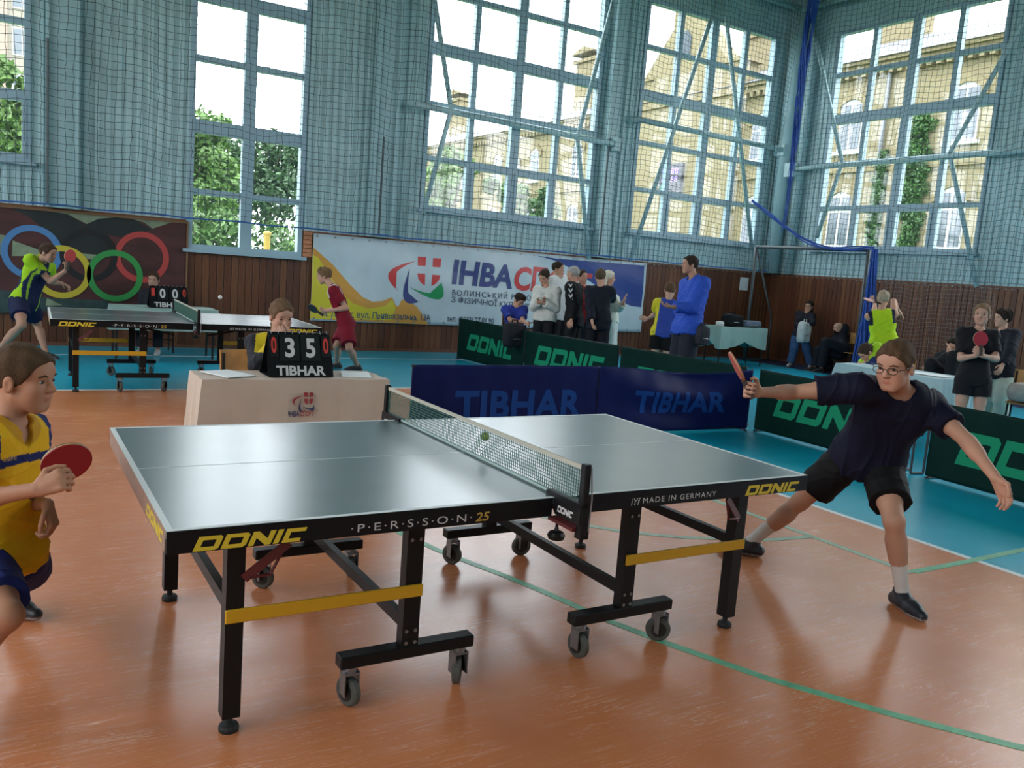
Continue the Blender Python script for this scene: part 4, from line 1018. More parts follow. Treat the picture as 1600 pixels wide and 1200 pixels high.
bf = thing('barrier_stand', 'bare dark tube stand in the gap between two green barriers', 'stand', (5.42, 1.29, 0))
for px_ in (1422, 1442):
    q = onplane(px_, 741, 2, 0.); MB().tube([q+V3(0, 0, .01), q+V3(0, 0, .66)], .011, 8).build('upright', M_tubeb, bf)
q0, q1 = onplane(1422, 741, 2, 0.), onplane(1442, 741, 2, 0.)
for z in (.012, .65): MB().tube([q0+V3(0, 0, z), q1+V3(0, 0, z)], .011, 8).build('crosspiece', M_tubeb, bf)
# ================================================================== people
ZU = V3(0, 0, 1)
cfh = nrm(V3(CF[0], CF[1], 0)); crh = nrm(np.cross(cfh, ZU))
def dirv(a):
    """horizontal direction: 0 faces the camera, 90 image right, -90 image left, 180 away"""
    a = math.radians(a); return -math.cos(a)*cfh+math.sin(a)*crh

DEBUG = False
class Field:
    """signed distance field on a grid, filled from smooth unions of tapered limbs and ellipsoids"""
    def __init__(s): s.p = []
    def cone(s, a, b, ra, rb, k=.02, cut=None):
        s.p.append(('c', np.array(a, float), np.array(b, float), ra, rb, k, cut)); return s
    def ell(s, c, r, R=None, k=.02): s.p.append(('e', np.array(c, float), np.array(r, float), np.eye(3) if R is None else np.array(R, float), 0, k, None)); return s
    def sub_cone(s, a, b, ra, rb, k=.01): s.p.append(('-c', np.array(a, float), np.array(b, float), ra, rb, k, None)); return s
    def sub_ell(s, c, r, R=None, k=.01): s.p.append(('-e', np.array(c, float), np.array(r, float), np.eye(3) if R is None else np.array(R, float), 0, k, None)); return s
    def cutplane(s, o, n): s.p.append(('|', np.array(o, float), np.array(n, float), 0, 0, 0, None)); return s
    def mesh(s, h, disp=None):
        lo = np.full(3, 1e9); hi = -lo
        for q in s.p:
            if q[0] == 'c': r = max(q[3], q[4]); lo = np.minimum(lo, np.minimum(q[1], q[2])-r); hi = np.maximum(hi, np.maximum(q[1], q[2])+r)
            elif q[0] == 'e': r = q[2].max(); lo = np.minimum(lo, q[1]-r); hi = np.maximum(hi, q[1]+r)
        lo -= 4*h; hi += 4*h
        n = np.ceil((hi-lo)/h).astype(int)+1
        ax = [(lo[i]+h*np.arange(n[i])).astype(np.float32) for i in range(3)]
        D = np.full(n, .08, np.float32)
        for q in s.p:
            t = q[0]
            if t == '|':
                g = ((ax[0]-q[1][0])*q[2][0])[:, None, None]+((ax[1]-q[1][1])*q[2][1])[None, :, None]+((ax[2]-q[1][2])*q[2][2])[None, None, :]
                D = np.maximum(D, g.astype(np.float32)); continue
            k = q[5]; mg = k+2.5*h+.006
            if 'c' in t: r = max(q[3], q[4]); a = np.minimum(q[1], q[2])-r-mg; b = np.maximum(q[1], q[2])+r+mg
            else: r = q[2].max(); a = q[1]-r-mg; b = q[1]+r+mg
            i0 = np.clip(np.floor((a-lo)/h).astype(int), 0, n); i1 = np.clip(np.ceil((b-lo)/h).astype(int)+1, 0, n)
            sl = tuple(slice(i0[i], i1[i]) for i in range(3))
            if min(i1-i0) <= 0: continue
            X = ax[0][sl[0]][:, None, None]; Y = ax[1][sl[1]][None, :, None]; Z = ax[2][sl[2]][None, None, :]
            if 'c' in t:
                ba = (q[2]-q[1]).astype(np.float32); L2 = float(ba@ba)+1e-12
                px, py, pz = X-q[1][0], Y-q[1][1], Z-q[1][2]
                tt = np.clip((px*ba[0]+py*ba[1]+pz*ba[2])/L2, 0, 1)
                d = np.sqrt((px-tt*ba[0])**2+(py-tt*ba[1])**2+(pz-tt*ba[2])**2)-(q[3]+(q[4]-q[3])*tt)
                if q[6] is not None:
                    for (o, nn) in q[6]: d = np.maximum(d, (X-o[0])*nn[0]+(Y-o[1])*nn[1]+(Z-o[2])*nn[2])
            else:
                R = q[3]; px, py, pz = X-q[1][0], Y-q[1][1], Z-q[1][2]
                u = [(px*R[i][0]+py*R[i][1]+pz*R[i][2])/q[2][i] for i in range(3)]
                k0 = np.sqrt(u[0]**2+u[1]**2+u[2]**2); k1 = np.sqrt((u[0]/q[2][0])**2+(u[1]/q[2][1])**2+(u[2]/q[2][2])**2)+1e-6
                d = k0*(k0-1)/k1
            d = d.astype(np.float32); E = D[sl]
            if t[0] == '-':
                d = -d; hh = np.maximum(k-np.abs(E-d), 0)/k; D[sl] = np.maximum(E, d)+hh*hh*k*.25
            else:
                hh = np.maximum(k-np.abs(E-d), 0)/k; D[sl] = np.minimum(E, d)-hh*hh*k*.25
        if disp is not None:
            D = D+disp(ax[0][:, None, None], ax[1][None, :, None], ax[2][None, None, :]).astype(np.float32)
        D[0] = D[-1] = .05; D[:, 0] = D[:, -1] = .05; D[:, :, 0] = D[:, :, -1] = .05
        return surfnets(D, lo, h)
def surfnets(D, lo, h):
    s = D < 0; c = s.astype(np.uint8)
    m = c[:-1]+c[1:]; m = m[:, :-1]+m[:, 1:]; m = m[:, :, :-1]+m[:, :, 1:]
    act = (m > 0) & (m < 8); idx = np.argwhere(act); N = len(idx)
    ids = np.full(act.shape, -1, np.int32); ids[act] = np.arange(N)
    acc = np.zeros((N, 3), np.float32); cnt = np.zeros(N, np.float32)
    co = [(i, j, k) for i in (0, 1) for j in (0, 1) for k in (0, 1)]
    val = {o: D[idx[:, 0]+o[0], idx[:, 1]+o[1], idx[:, 2]+o[2]] for o in co}
    for o in co:
        for a in range(3):
            if o[a] == 0:
                p = list(o); p[a] = 1; va, vb = val[o], val[tuple(p)]; w = (va < 0) != (vb < 0)
                t = np.where(w, va/np.where(w, va-vb, 1), 0)
                pt = np.array(o, np.float32)[None]+np.zeros((N, 3), np.float32); pt[:, a] += t
                acc += pt*w[:, None]; cnt += w
    v = lo+h*(idx+acc/cnt[:, None])
    Q = []
    for a in range(3):
        sl0 = [slice(None)]*3; sl1 = [slice(None)]*3; sl0[a] = slice(0, -1); sl1[a] = slice(1, None)
        w = s[tuple(sl0)] != s[tuple(sl1)]; e = np.argwhere(w); b, c_ = (a+1) % 3, (a+2) % 3
        sg = s[tuple(sl0)][w]
        o1 = np.zeros(3, int); o1[b] = 1; o2 = np.zeros(3, int); o2[c_] = 1
        ok = (e[:, b] > 0) & (e[:, c_] > 0); e = e[ok]; sg = sg[ok]
        g = lambda q: ids[q[:, 0], q[:, 1], q[:, 2]]
        q = np.stack([g(e-o1-o2), g(e-o2), g(e), g(e-o1)], 1); q[~sg] = q[~sg][:, ::-1]; Q.append(q)
    Q = np.concatenate(Q); Q = Q[(Q >= 0).all(1)]
    return v, Q

M_skin = attr_mat('skin', .55, .05, 300, spec=.22); M_cloth = attr_mat('sports cloth', .75, .15, 420, .0, .15); M_hair = attr_mat('hair', .75, 1.0, 170, spec=.08); M_shoe = attr_mat('shoe leather', .45, .1, 300, spec=.5); M_eye = attr_mat('eyes', .4, spec=.15)
def emit_mesh(name, v, q, col, m, parent):
    me = mesh_np(name, v-np.array(org(parent)), q, smooth=True)
    a = me.color_attributes.new('Col', 'FLOAT_COLOR', 'POINT'); c = np.ones((len(v), 4), np.float32); c[:, :3] = col
    a.data.foreach_set('color', c.ravel()); return link(name, me, m, parent)

def bone(a, uv, L, near):
    """the joint seen at a pixel, L metres from joint a, on the near or far side"""
    if len(uv) == 3 and not isinstance(uv, tuple): return np.array(uv, float)
    r = ray(*uv); r = r/np.linalg.norm(r); w = CAMP-a; b = w@r; disc = b*b-(w@w-L*L)
    if disc <= 0:
        p = CAMP-b*r; return a+nrm(p-a)*min(np.linalg.norm(p-a), L*1.12)
    t = -b+(-1 if near else 1)*math.sqrt(disc); return CAMP+t*r

def hand(F, w, d, n, side, s, curl, spread=.12, thumb=.5):
    """palm, four fingers of unequal length in three bent joints, and a thumb from the side of the palm"""
    d = nrm(d); n = nrm(n-d*(n@d)); l = np.cross(d, n)*(1 if side == 'R' else -1)
    K = []
    for i, o in enumerate((.030, .010, -.011, -.031)):
        k = w+d*(.088-.004*abs(i-1))*s+l*o*s; K.append(k); F.cone(w+l*o*.55*s+d*.012*s, k, .0145*s, .0125*s, .010)
    F.cone(w+d*.035*s-n*.002*s, w+d*.07*s, .018*s, .016*s, .012)
    for i, (k, L) in enumerate(zip(K, (.072, .080, .074, .057))):
        c = curl[i] if isinstance(curl, (list, tuple)) else curl; p = k; a = 0.; rr = .0092 if i < 3 else .0082
        fd = nrm(d+l*spread*(1.5-i)/1.5)
        for j, fr in enumerate((.45, .31, .24)):
            a += c*(.9 if j == 0 else 1.05); q = p+(fd*math.cos(a)+n*math.sin(a))*L*fr*s
            F.cone(p, q, rr*s*(1-.07*j), rr*s*(1-.07*(j+1)), .004); p = q
    t0 = w+d*.022*s+l*.024*s; t1 = t0+(d*.55+l*.75+n*.35*thumb)*.040*s; t2 = t1+nrm(d*.85+l*(.45-.6*thumb)+n*.9*thumb)*.032*s; t3 = t2+nrm(d*.85+l*(.2-.8*thumb)+n*.8*thumb)*.026*s
    F.cone(t0, t1, .015*s, .0115*s, .010); F.cone(t1, t2, .0108*s, .0098*s, .004); F.cone(t2, t3, .0098*s, .0082*s, .004)
    return w+d*.085*s+n*.022*s

def wrinkle(seed, amp, u):
    rs = np.random.RandomState(seed); K = [(rs.normal(size=3)*f, rs.uniform(0, 6.28), g) for f, g in ((9, 1.), (9, .8), (17, .6), (17, .5), (30, .3))]
    K2 = [(rs.normal(size=3)*np.array([13, 13, 15]), rs.uniform(0, 6.28)) for _ in range(3)]
    def f(X, Y, Z):
        r = 0
        for k, p, g in K: r = r+g*np.sin(k[0]*X+k[1]*Y+k[2]*Z*.7+p)
        w = .5*r; a = 0
        for k, p in K2: a = a+(1-np.abs(np.sin(k[0]*X+k[1]*Y+k[2]*Z+p+w)))**4
        return amp*(.45*r-1.5*a+.6)
    return f

def person(label, H, d, pel, neck, head, yaw, hyaw=None, hpitch=8, dn=None, dh=None, hipyaw=None, vox=.010, seed=0,
           skin=(.52, .29, .20), hair=(.09, .05, .03), hstyle='short', arms=None, legs=None, top=None, bottom=None, shoes=(.02, .02, .02), socks=None,
           group=None, hs=1.0, bulk=1.0, female=False, seat=None, pelz=None, sneck=.02, extra=None, footyaw=None, hroll=0, brow=True, shw=1.0):
    s = H/1.7; dn = dn or d; bulk = bulk*(.92 if female else 1.)
    hyaw = yaw if hyaw is None else hyaw; hipyaw = yaw if hipyaw is None else hipyaw
    P = at(*pel, d) if len(pel) == 2 else np.array(pel, float); N = at(*neck, dn) if len(neck) == 2 else np.array(neck, float)
    Tl = .30*H
    if np.linalg.norm(N-P) > Tl*1.15 or np.linalg.norm(N-P) < Tl*.8:
        N2 = bone(P, tuple(neck), Tl, dn < d) if len(neck) == 2 else N; N = N2
    u = nrm(N-P); fs_ = dirv(yaw); fs_ = nrm(fs_-u*(fs_@u)); rS = nrm(np.cross(fs_, u))
    fh = dirv(hipyaw); fh = nrm(fh-u*(fh@u)); rH = nrm(np.cross(fh, u))
    base = V3(P[0], P[1], 0)
    root = thing('person', label, 'person', tuple(base), group)
    B = {}
    for sd, sg in (('L', -1), ('R', 1)):
        B['S'+sd] = N-u*.035*s+rS*sg*.172*s*shw*(.93 if female else 1)
        B['H'+sd] = P+rH*sg*.088*s-u*.02*s
    arms = arms or {}; legs = legs or {}
    for sd, sg in (('L', -1), ('R', 1)):
        a = arms.get(sd); S = B['S'+sd]; Lu, Lf = .178*H, .150*H
        if a is None:
            E_ = S-ZU*Lu*.97+rS*sg*.045*s; Wr = E_-ZU*Lf*.97+fs_*.06*s; B['E'+sd], B['W'+sd] = E_, Wr
            B['hd'+sd] = (nrm(Wr-E_), nrm(-rS*sg+fs_*.2), .35)
        else:
            if 'S' in a: B['S'+sd] = S = at(*a['S']) if len(a['S']) == 3 else bone(N, a['S'], .18*s, False)
            E_ = bone(S, a['e'], Lu, a.get('en', True)); Wr = bone(E_, a['w'], Lf, a.get('wn', True)); B['E'+sd], B['W'+sd] = E_, Wr
            hd = a.get('hd'); hd = nrm(at(*hd[:2], 1)-at(*a['w'][:2], 1)+CF*hd[2]*.05) if hd else nrm(Wr-E_)
            pn = a.get('n'); pn = (crh*pn[0]+ZU*pn[1]-cfh*pn[2]) if pn else nrm(-rS*sg+fs_*.1)
            B['hd'+sd] = (hd, pn, a.get('curl', .4))
        g = legs.get(sd); Hp = B['H'+sd]; Lt, Ls = .245*H, .245*H
        if g is None and seat:
            K = Hp+nrm(fh+rH*sg*.12)*Lt*.97; K[2] = max(K[2], .40*s); A = K+fh*seat*s; A[2] = .085*s; B['K'+sd], B['A'+sd] = K, A
        elif g is None:
            A = V3(Hp[0], Hp[1], .085*s)+rH*sg*.03*s; K = (Hp+A)/2+fh*.03*s; B['K'+sd], B['A'+sd] = K, A
        else:
            K = np.array(g['K'], float) if 'K' in g else bone(Hp, g['k'], Lt, g.get('kn', True))
            A = np.array(g['A'], float) if 'A' in g else bone(K, g['a'], Ls, g.get('an', False)); B['K'+sd], B['A'+sd] = K, A
        fd = dirv((footyaw or {}).get(sd, hipyaw+sg*(-8)))
        B['fd'+sd] = fd
    if DEBUG:
        for sd in 'LR':
            for x, y, L in (('S', 'E', .178), ('E', 'W', .150), ('H', 'K', .245), ('K', 'A', .245)):
                k = np.linalg.norm(B[x+sd]-B[y+sd])/(L*H)
                if abs(k-1) > .13: print('BONE', label[:40], x+sd, y+sd, round(k, 2))
        print('PERSON', label[:40], 'P', P.round(2), 'T', round(np.linalg.norm(N-P)/Tl, 2), 'ank', B['AL'].round(2), B['AR'].round(2))
    # ---------------- body
    F = Field(); tor = [(0., .082, .080), (.16, .080, .080), (.36, .066, .074), (.55, .070, .079), (.74, .084, .082), (.88, .088, .066), (.96, .055, .052)]
    fsp = lambda t: nrm(fh*(1-t)+fs_*t); rsp = lambda t: nrm(rH*(1-t)+rS*t)
    def torso(G, inf, lv=None, cuts=None, t0=-1., t1=2., k=.03):
        for i, (t, w, r) in enumerate(tor):
            if t < t0 or t > t1: continue
            if female: w = w*(.95 if t > .3 else 1.06); r = r*(.93 if .3 < t < .6 else 1)
            w, r = w*s*bulk, r*s*bulk; c = P+(N-P)*t; G.cone(c-rsp(t)*w, c+rsp(t)*w, r+inf, r+inf, k, cuts)
            if i+1 < len(tor) and tor[i+1][0] <= t1:
                tn, wn, rn = tor[i+1]; tm_ = (t+tn)/2; wm = (w+wn*s*bulk)/2; rm = (r+rn*s*bulk)/2; c = P+(N-P)*tm_; G.cone(c-rsp(tm_)*wm, c+rsp(tm_)*wm, rm+inf, rm+inf, k, cuts)
        if female and t1 > .8:
            for sg in (-1, 1): c = P+(N-P)*.68+rS*sg*.07*s+fs_*.065*s; G.cone(c, c-u*.01, .062*s+inf, .062*s+inf, .03)
    torso(F, 0)
    for sd, sg in (('L', -1), ('R', 1)):
        S, E_, Wr = B['S'+sd], B['E'+sd], B['W'+sd]
        F.cone(N-u*.03*s+rS*sg*.05*s, S, .050*s, .054*s, .04); F.cone(S, E_, .050*s*bulk, .037*s, .02)
        m_ = S+(E_-S)*.45; F.cone(m_, S+(E_-S)*.6, .043*s*bulk, .040*s*bulk, .02)
        F.cone(E_, Wr, .037*s, .025*s, .012); F.cone(E_+(Wr-E_)*.12, E_+(Wr-E_)*.35, .038*s*bulk, .036*s, .02)
        hd, pn, cu = B['hd'+sd]; B['grip'+sd] = hand(F, Wr, hd, np.array(pn, float), sd, s*1.02, cu)
        Hp, K, A = B['H'+sd], B['K'+sd], B['A'+sd]; kb = nrm(np.cross(rH, nrm(A-K)));  kb = kb*(-1 if kb@(K-(Hp+A)/2) > 0 else 1)
        F.cone(Hp, K, .082*s*bulk, .052*s, .04); F.cone(Hp+(K-Hp)*.3, Hp+(K-Hp)*.6, .076*s*bulk, .064*s*bulk, .03)
        F.cone(K, A, .050*s, .034*s, .02); cb = K+(A-K)*.28+kb*.014*s; F.cone(cb, K+(A-K)*.5+kb*.008*s, .050*s*bulk, .042*s, .03)
        fd = B['fd'+sd]; hl = A-ZU*.045*s-fd*.02*s; F.cone(A, hl, .033*s, .032*s, .02); F.cone(hl, A-ZU*.055*s+fd*.12*s, .03*s, .024*s, .02)
    # head
    q = .225*hs*(.93+.07*s) if s > .7 else .225*hs; q = q/.225
    Hc = at(*head, dh or dn) if len(head) == 2 else np.array(head, float)
    if np.linalg.norm(Hc-N) > .30*s+.02 or np.linalg.norm(Hc-N) < .14: Hc = N+nrm(Hc-N)*.20*max(s, .85)
    fp = math.radians(hpitch); F0 = dirv(hyaw); Ff = nrm(F0*math.cos(fp)-ZU*math.sin(fp)); Uh = nrm(ZU-Ff*(ZU@Ff)); Rr = nrm(np.cross(Ff, Uh))
    if hroll: a = math.radians(hroll); Uh, Rr = Uh*math.cos(a)+Rr*math.sin(a), Rr*math.cos(a)-Uh*math.sin(a)
    def hp(x, y, z): return Hc+q*(Rr*x+Ff*y+Uh*z)
    RR = np.array([Rr, Ff, Uh])
    F.cone(N-u*.01*s, hp(0, -.022, -.055), .050*s*(.9 if female else 1), .050*q*(.9 if female else 1), .03)
    F.ell(hp(0, -.010, .028), np.array([.073, .094, .082])*q, RR, .03); F.ell(hp(0, .022, -.038), np.array([.050, .064, .070])*q, RR, .03)
    F.cone(hp(-.016, .060, -.090), hp(.016, .060, -.090), .018*q, .018*q, .022); F.cone(hp(-.046, .0, -.055), hp(-.018, .055, -.09), .015*q, .015*q, .02); F.cone(hp(.046, .0, -.055), hp(.018, .055, -.09), .015*q, .015*q, .02)
    F.cone(hp(-.028, .068, .024), hp(.028, .068, .024), .016*q, .016*q, .02); F.ell(hp(0, .034, .042), np.array([.060, .052, .046])*q, RR, .03)
    for sg in (-1, 1):
        F.ell(hp(sg*.034, .060, -.024), np.array([.023, .022, .021])*q, RR, .025); F.sub_ell(hp(sg*.031, .094, .003), np.array([.016, .012, .010])*q, RR, .010)
        F.ell(hp(sg*.028, .046, -.056), np.array([.026, .028, .028])*q, RR, .03)
        F.ell(hp(sg*.074, -.008, -.012), np.array([.009, .019, .031])*q, RR, .006); F.sub_ell(hp(sg*.083, -.004, -.012), np.array([.006, .009, .016])*q, RR, .004)
    F.cone(hp(0, .082, .010), hp(0, .103, -.022), .0085*q, .0108*q, .012); F.cone(hp(-.010, .093, -.027), hp(.010, .093, -.027), .009*q, .009*q, .008)
    F.ell(hp(0, .0755, -.054), np.array([.019, .011, .005])*q, RR, .005); F.ell(hp(0, .0745, -.0625), np.array([.017, .011, .0055])*q, RR, .005)
    if extra: extra(F, B, hp)
    v, Qd = F.mesh(vox)
    col = np.tile(np.array(skin, np.float32), (len(v), 1)); rel = (v-Hc)/q; lx, ly, lz = rel@Rr, rel@Ff, rel@Uh
    lips = (np.abs(lx) < .019) & (ly > .07) & (lz > -.067) & (lz < -.050); col[lips] = np.array(skin)*np.array([.92, .70, .70])
    ck = np.exp(-(((np.abs(lx)-.04)/.02)**2+((lz+.03)/.02)**2))*(ly > .03); col *= 1-ck[:, None]*np.array([0, .07, .06])
    if socks is not None:
        for sd in 'LR':
            A, K = B['A'+sd], B['K'+sd]; t = ((v-A)@nrm(K-A)); w = (np.linalg.norm(v-A-t[:, None]*nrm(K-A), axis=1) < .09) & (t < socks[1]*s) & (t > -.2); col[w] = socks[0]
    emit_mesh('body', v, Qd, col, M_skin, root)
    # eyes and brows
    Fe = Field()
    for sg in (-1, 1): Fe.ell(hp(sg*.031, .0775, .004), np.array([.0120, .0100, .0066])*q, RR, .001)
    ve, qe = Fe.mesh(.003 if vox < .006 else .0045); rel = (ve-Hc)/q; ex = np.abs(np.abs(rel@Rr)-.031); ez = (rel@Uh)-.004
    ce = np.where(((ex**2+ez**2) < .0080**2)[:, None], np.array([.03, .02, .015]), np.array([.36, .33, .31])); emit_mesh('eyes', ve, qe, ce, M_eye, root)
    if brow:
        Fe = Field()
        for sg in (-1, 1): Fe.cone(hp(sg*.016, .0905, .022), hp(sg*.032, .0895, .027), .0032*q, .003*q, .003); Fe.cone(hp(sg*.032, .0895, .027), hp(sg*.049, .079, .021), .004*q, .0025*q, .003)
        ve, qe = Fe.mesh(.003 if vox < .006 else .0045); emit_mesh('eyebrows', ve, qe, np.array(hair)*.8, M_hair, root)
    # hair
    if hstyle != 'bald':
        G = Field(); th = {'buzz': .006, 'short': .014, 'crop': .010, 'bob': .018, 'pony': .012, 'bun': .012, 'long': .018, 'curly': .022}[hstyle]
        G.ell(hp(0, -.012, .032), np.array([.073+th*.7, .094+th*.8, .082+th])*q, RR, .02)
        G.ell(hp(0, .034, .042), np.array([.060+th*.8, .052+th, .046+th])*q, RR, .02)
        if hstyle == 'short': G.cone(hp(-.03, .05, .095), hp(.03, .05, .095), .024*q, .024*q, .03)
        G.cutplane(hp(0, .074, .060), nrm(Ff*.88-Uh*.55))          # forehead line
        G.cutplane(hp(0, -.018, -.030), nrm(Ff*.42-Uh)); G.cutplane(hp(0, -.1, -.085), -Uh)
        if hstyle in ('bob', 'long'):
            lo_ = -.09 if hstyle == 'bob' else -.17
            for sg in (-1, 1): G.cone(hp(sg*.050, -.055, .02), hp(sg*.054, -.05, lo_), .032*q, .024*q, .03)
            G.cone(hp(0, -.07, .0), hp(0, -.07, lo_), .05*q, .045*q, .03)
        if hstyle == 'pony': G.cone(hp(0, -.09, .02), hp(0, -.135, -.01), .022*q, .028*q, .02); G.cone(hp(0, -.135, -.01), hp(0, -.12, -.15), .028*q, .012*q, .02)
        if hstyle == 'bun': G.ell(hp(0, -.105, .05), np.array([.040, .038, .036])*q, RR, .015)
        am = {'buzz': .0008, 'crop': .0015, 'short': .003, 'curly': .006}.get(hstyle, .002)
        rs = np.random.RandomState(seed+5); kk = rs.normal(size=(4, 3))*60
        v2, q2 = G.mesh(min(vox, .007), lambda X, Y, Z: am*sum(np.sin(k[0]*X+k[1]*Y+k[2]*Z+i) for i, k in enumerate(kk)))
        hc = np.tile(np.array(hair, np.float32), (len(v2), 1)); hn = np.sin(v2@(Rr*160+Ff*40))*.12+1; emit_mesh('hair', v2, q2, hc*hn[:, None], M_hair, root)
    B.update(P=P, N=N, u=u, fs=fs_, rS=rS, rH=rH, fh=fh, Hc=Hc, hp=hp, q=q, Rr=Rr, Ff=Ff, Uh=Uh, s=s, root=root, H=H)
    # ---------------- clothes
    def paint(v, c):
        if callable(c):
            rel = v-P; return c(rel@rS/s, rel@fs_/s, (rel@u)/np.linalg.norm(N-P), v, B)
        return np.tile(np.array(c, np.float32), (len(v), 1))
    def sleeve(G, sd, sg, L, inf):
        S, E_, Wr = B['S'+sd], B['E'+sd], B['W'+sd]; G.cone(N-u*.035*s+rS*sg*.05*s, S, .050*s+inf, .056*s+inf, .04)
        if L <= 0: return
        ua = nrm(E_-S); f = min(L, 1.); e = S+(E_-S)*f; cut = [(e, ua)] if L < 1 else None
        G.cone(S, e+(ua*.06 if L < 1 else 0), .053*s*bulk+inf, (.053-.010*f)*s*bulk+inf*(1.5 if L < 1 else 1.1), .03, cut)
        if L > 1:
            fa = nrm(Wr-E_); e = E_+(Wr-E_)*(L-1); G.cone(E_, e+fa*.03, .042*s+inf, .031*s+inf, .02, [(e, fa)])
    if top:
        G = Field(); inf = top.get('loose', .014); hem = top.get('hem', -.10); hc_ = P+(N-P)*hem
        torso(G, inf, cuts=[(hc_, -u)])
        if hem < 0: G.cone(P-rH*.085*s*bulk, P-rH*.085*s*bulk-u*.12*s, .093*s*bulk+inf, .096*s*bulk+inf, .05, [(hc_, -u)]); G.cone(P+rH*.085*s*bulk, P+rH*.085*s*bulk-u*.12*s, .093*s*bulk+inf, .096*s*bulk+inf, .05, [(hc_, -u)]); G.cone(P, P-u*.12*s, .095*s*bulk+inf, .098*s*bulk+inf, .05, [(hc_, -u)])
        for sd, sg in (('L', -1), ('R', 1)): sleeve(G, sd, sg, top.get('sleeve', .6), inf)
        if top.get('hood'): G.cone(N-fs_*.06*s-rS*.05*s+u*.01, N-fs_*.06*s+rS*.05*s+u*.01, .045*s, .045*s, .03)
        nk = N+(Hc-N)*.55; G.sub_cone(N+u*sneck*s+fs_*.012*s, nk+fs_*.03*s, .060*s+top.get('wide', 0), .085*s, .008)
        if top.get('vneck'): G.sub_cone(N+fs_*.05*s+u*.02*s, N+fs_*.115*s-u*top['vneck']*s, .050*s, .010*s, .006)
        if top.get('collar'): G.cone(N+u*.005*s, N+u*.035*s+(Hc-N)*.05, .066*s, .062*s, .01); G.sub_cone(N-u*.01*s, nk+u*.03, .054*s, .060*s, .004)
        if top.get('sleeve', .6) <= 0:
            for sd, sg in (('L', -1), ('R', 1)): G.sub_ell(B['S'+sd]+rS*sg*.055*s-u*.03*s, np.array([.075, .12, .11])*s, np.array([rS, fs_, u]), .01)
        v3, q3 = G.mesh(vox, wrinkle(seed, top.get('wr', .0042), u)); emit_mesh(top.get('name', 'shirt'), v3, q3, paint(v3, top['col']), M_cloth, root)
    if bottom:
        G = Field(); inf = bottom.get('loose', .016); L = bottom.get('len', .7); wa = P+(N-P)*bottom.get('waist', .12); cw = [(wa, u)]
        for t, w, r in tor[:3]: c = P+(N-P)*t; G.cone(c-rH*w*s*bulk, c+rH*w*s*bulk, r*s*bulk+inf*.8, r*s*bulk+inf*.8, .04, cw)
        for sd in 'LR':
            Hp, K, A = B['H'+sd], B['K'+sd], B['A'+sd]; a_ = nrm(K-Hp); f = min(L, 1.); e = Hp+(K-Hp)*f; fl2 = bottom.get('flare', 1.3)
            G.cone(Hp, e+(a_*.05 if L < 1 else 0), .086*s*bulk+inf, (.086-.026*f)*s*bulk+inf*fl2, .03, [(e, a_)] if L < 1 else None)
            if L > 1:
                b_ = nrm(A-K); e = K+(A-K)*(L-1); G.cone(K, e+b_*.03, .060*s*bulk+inf, .046*s+inf*fl2, .03, [(e, b_)])
        v4, q4_ = G.mesh(vox, wrinkle(seed+50, bottom.get('wr', .0022), u)); emit_mesh(bottom.get('name', 'shorts' if L < 1 else 'trousers'), v4, q4_, paint(v4, bottom['col']), M_cloth, root)
    if shoes is not None:
        for sd in 'LR':
            A, fd = B['A'+sd], B['fd'+sd]; G = Field(); z0 = A[2]-.085*s; c0 = V3(A[0], A[1], z0)
            sole = [(c0, -ZU)]; G.cone(c0+ZU*.036*s-fd*.045*s, c0+ZU*.034*s+fd*.10*s, .038*s, .042*s, .02, sole); G.cone(c0+ZU*.034*s+fd*.09*s, c0+ZU*.024*s+fd*.165*s, .042*s, .030*s, .02, sole); G.cone(A-ZU*.0*s-fd*.012*s, c0+ZU*.05*s+fd*.03*s, .041*s, .042*s, .02)
            G.sub_cone(A+ZU*.02*s, A+ZU*.10*s, .034*s, .045*s, .006)
            v5, q5 = G.mesh(min(vox, .008)); zz = v5[:, 2]-z0; cc = np.where((zz < .016*s)[:, None], np.array([.30, .30, .30]) if sum(shoes) < .5 else np.array([.4, .38, .36]), np.array(shoes)); emit_mesh('shoe', v5, q5, cc, M_shoe, root)
    return B

def paddle(label, c, axis, normal, red=True, r=.078, side2=(.012, .012, .012), first=(.42, .018, .028), group='paddles'):
    """blade centre c, axis towards the handle, face normal"""
    ax = nrm(axis); n = nrm(np.array(normal, float)-ax*(np.array(normal, float)@ax)); l = np.cross(ax, n); root = thing('table_tennis_paddle', label, 'paddle', tuple(c), group)
    def disc(o, th, k): 
        N = 36; P = [c+l*r*k*math.sin(2*math.pi*i/N)*.97+ax*r*k*-math.cos(2*math.pi*i/N)*1.03+n*o for i in range(N)]; return MB().prism(P, n*th)
    M_ply = mat('paddle plywood', (.45, .28, .14), .5)
    disc(-.003, .006, 1.).build('blade', M_ply, root); disc(.003, .004, .985).build('rubber', mat('rubber %.2f%.2f' % first[:2], first, .5), root, label='red rubber' if first[0] > .2 else None); disc(-.007, .004, .985).build('rubber', mat('rubber %.2f%.2f' % side2[:2], side2, .5), root)
    hw = .014; a = c+ax*r*.80; b = c+ax*(r+.095)
    m = MB().prism([a-l*hw*1.25, a+l*hw*1.25, b+l*hw*1.2, b-l*hw*1.2], n*.010); m.prism([a-l*hw*1.25, a+l*hw*1.25, b+l*hw*1.2, b-l*hw*1.2], -n*.010); m.build('handle', mat('dark paddle handle', (.05, .03, .02), .6), root)
    return root
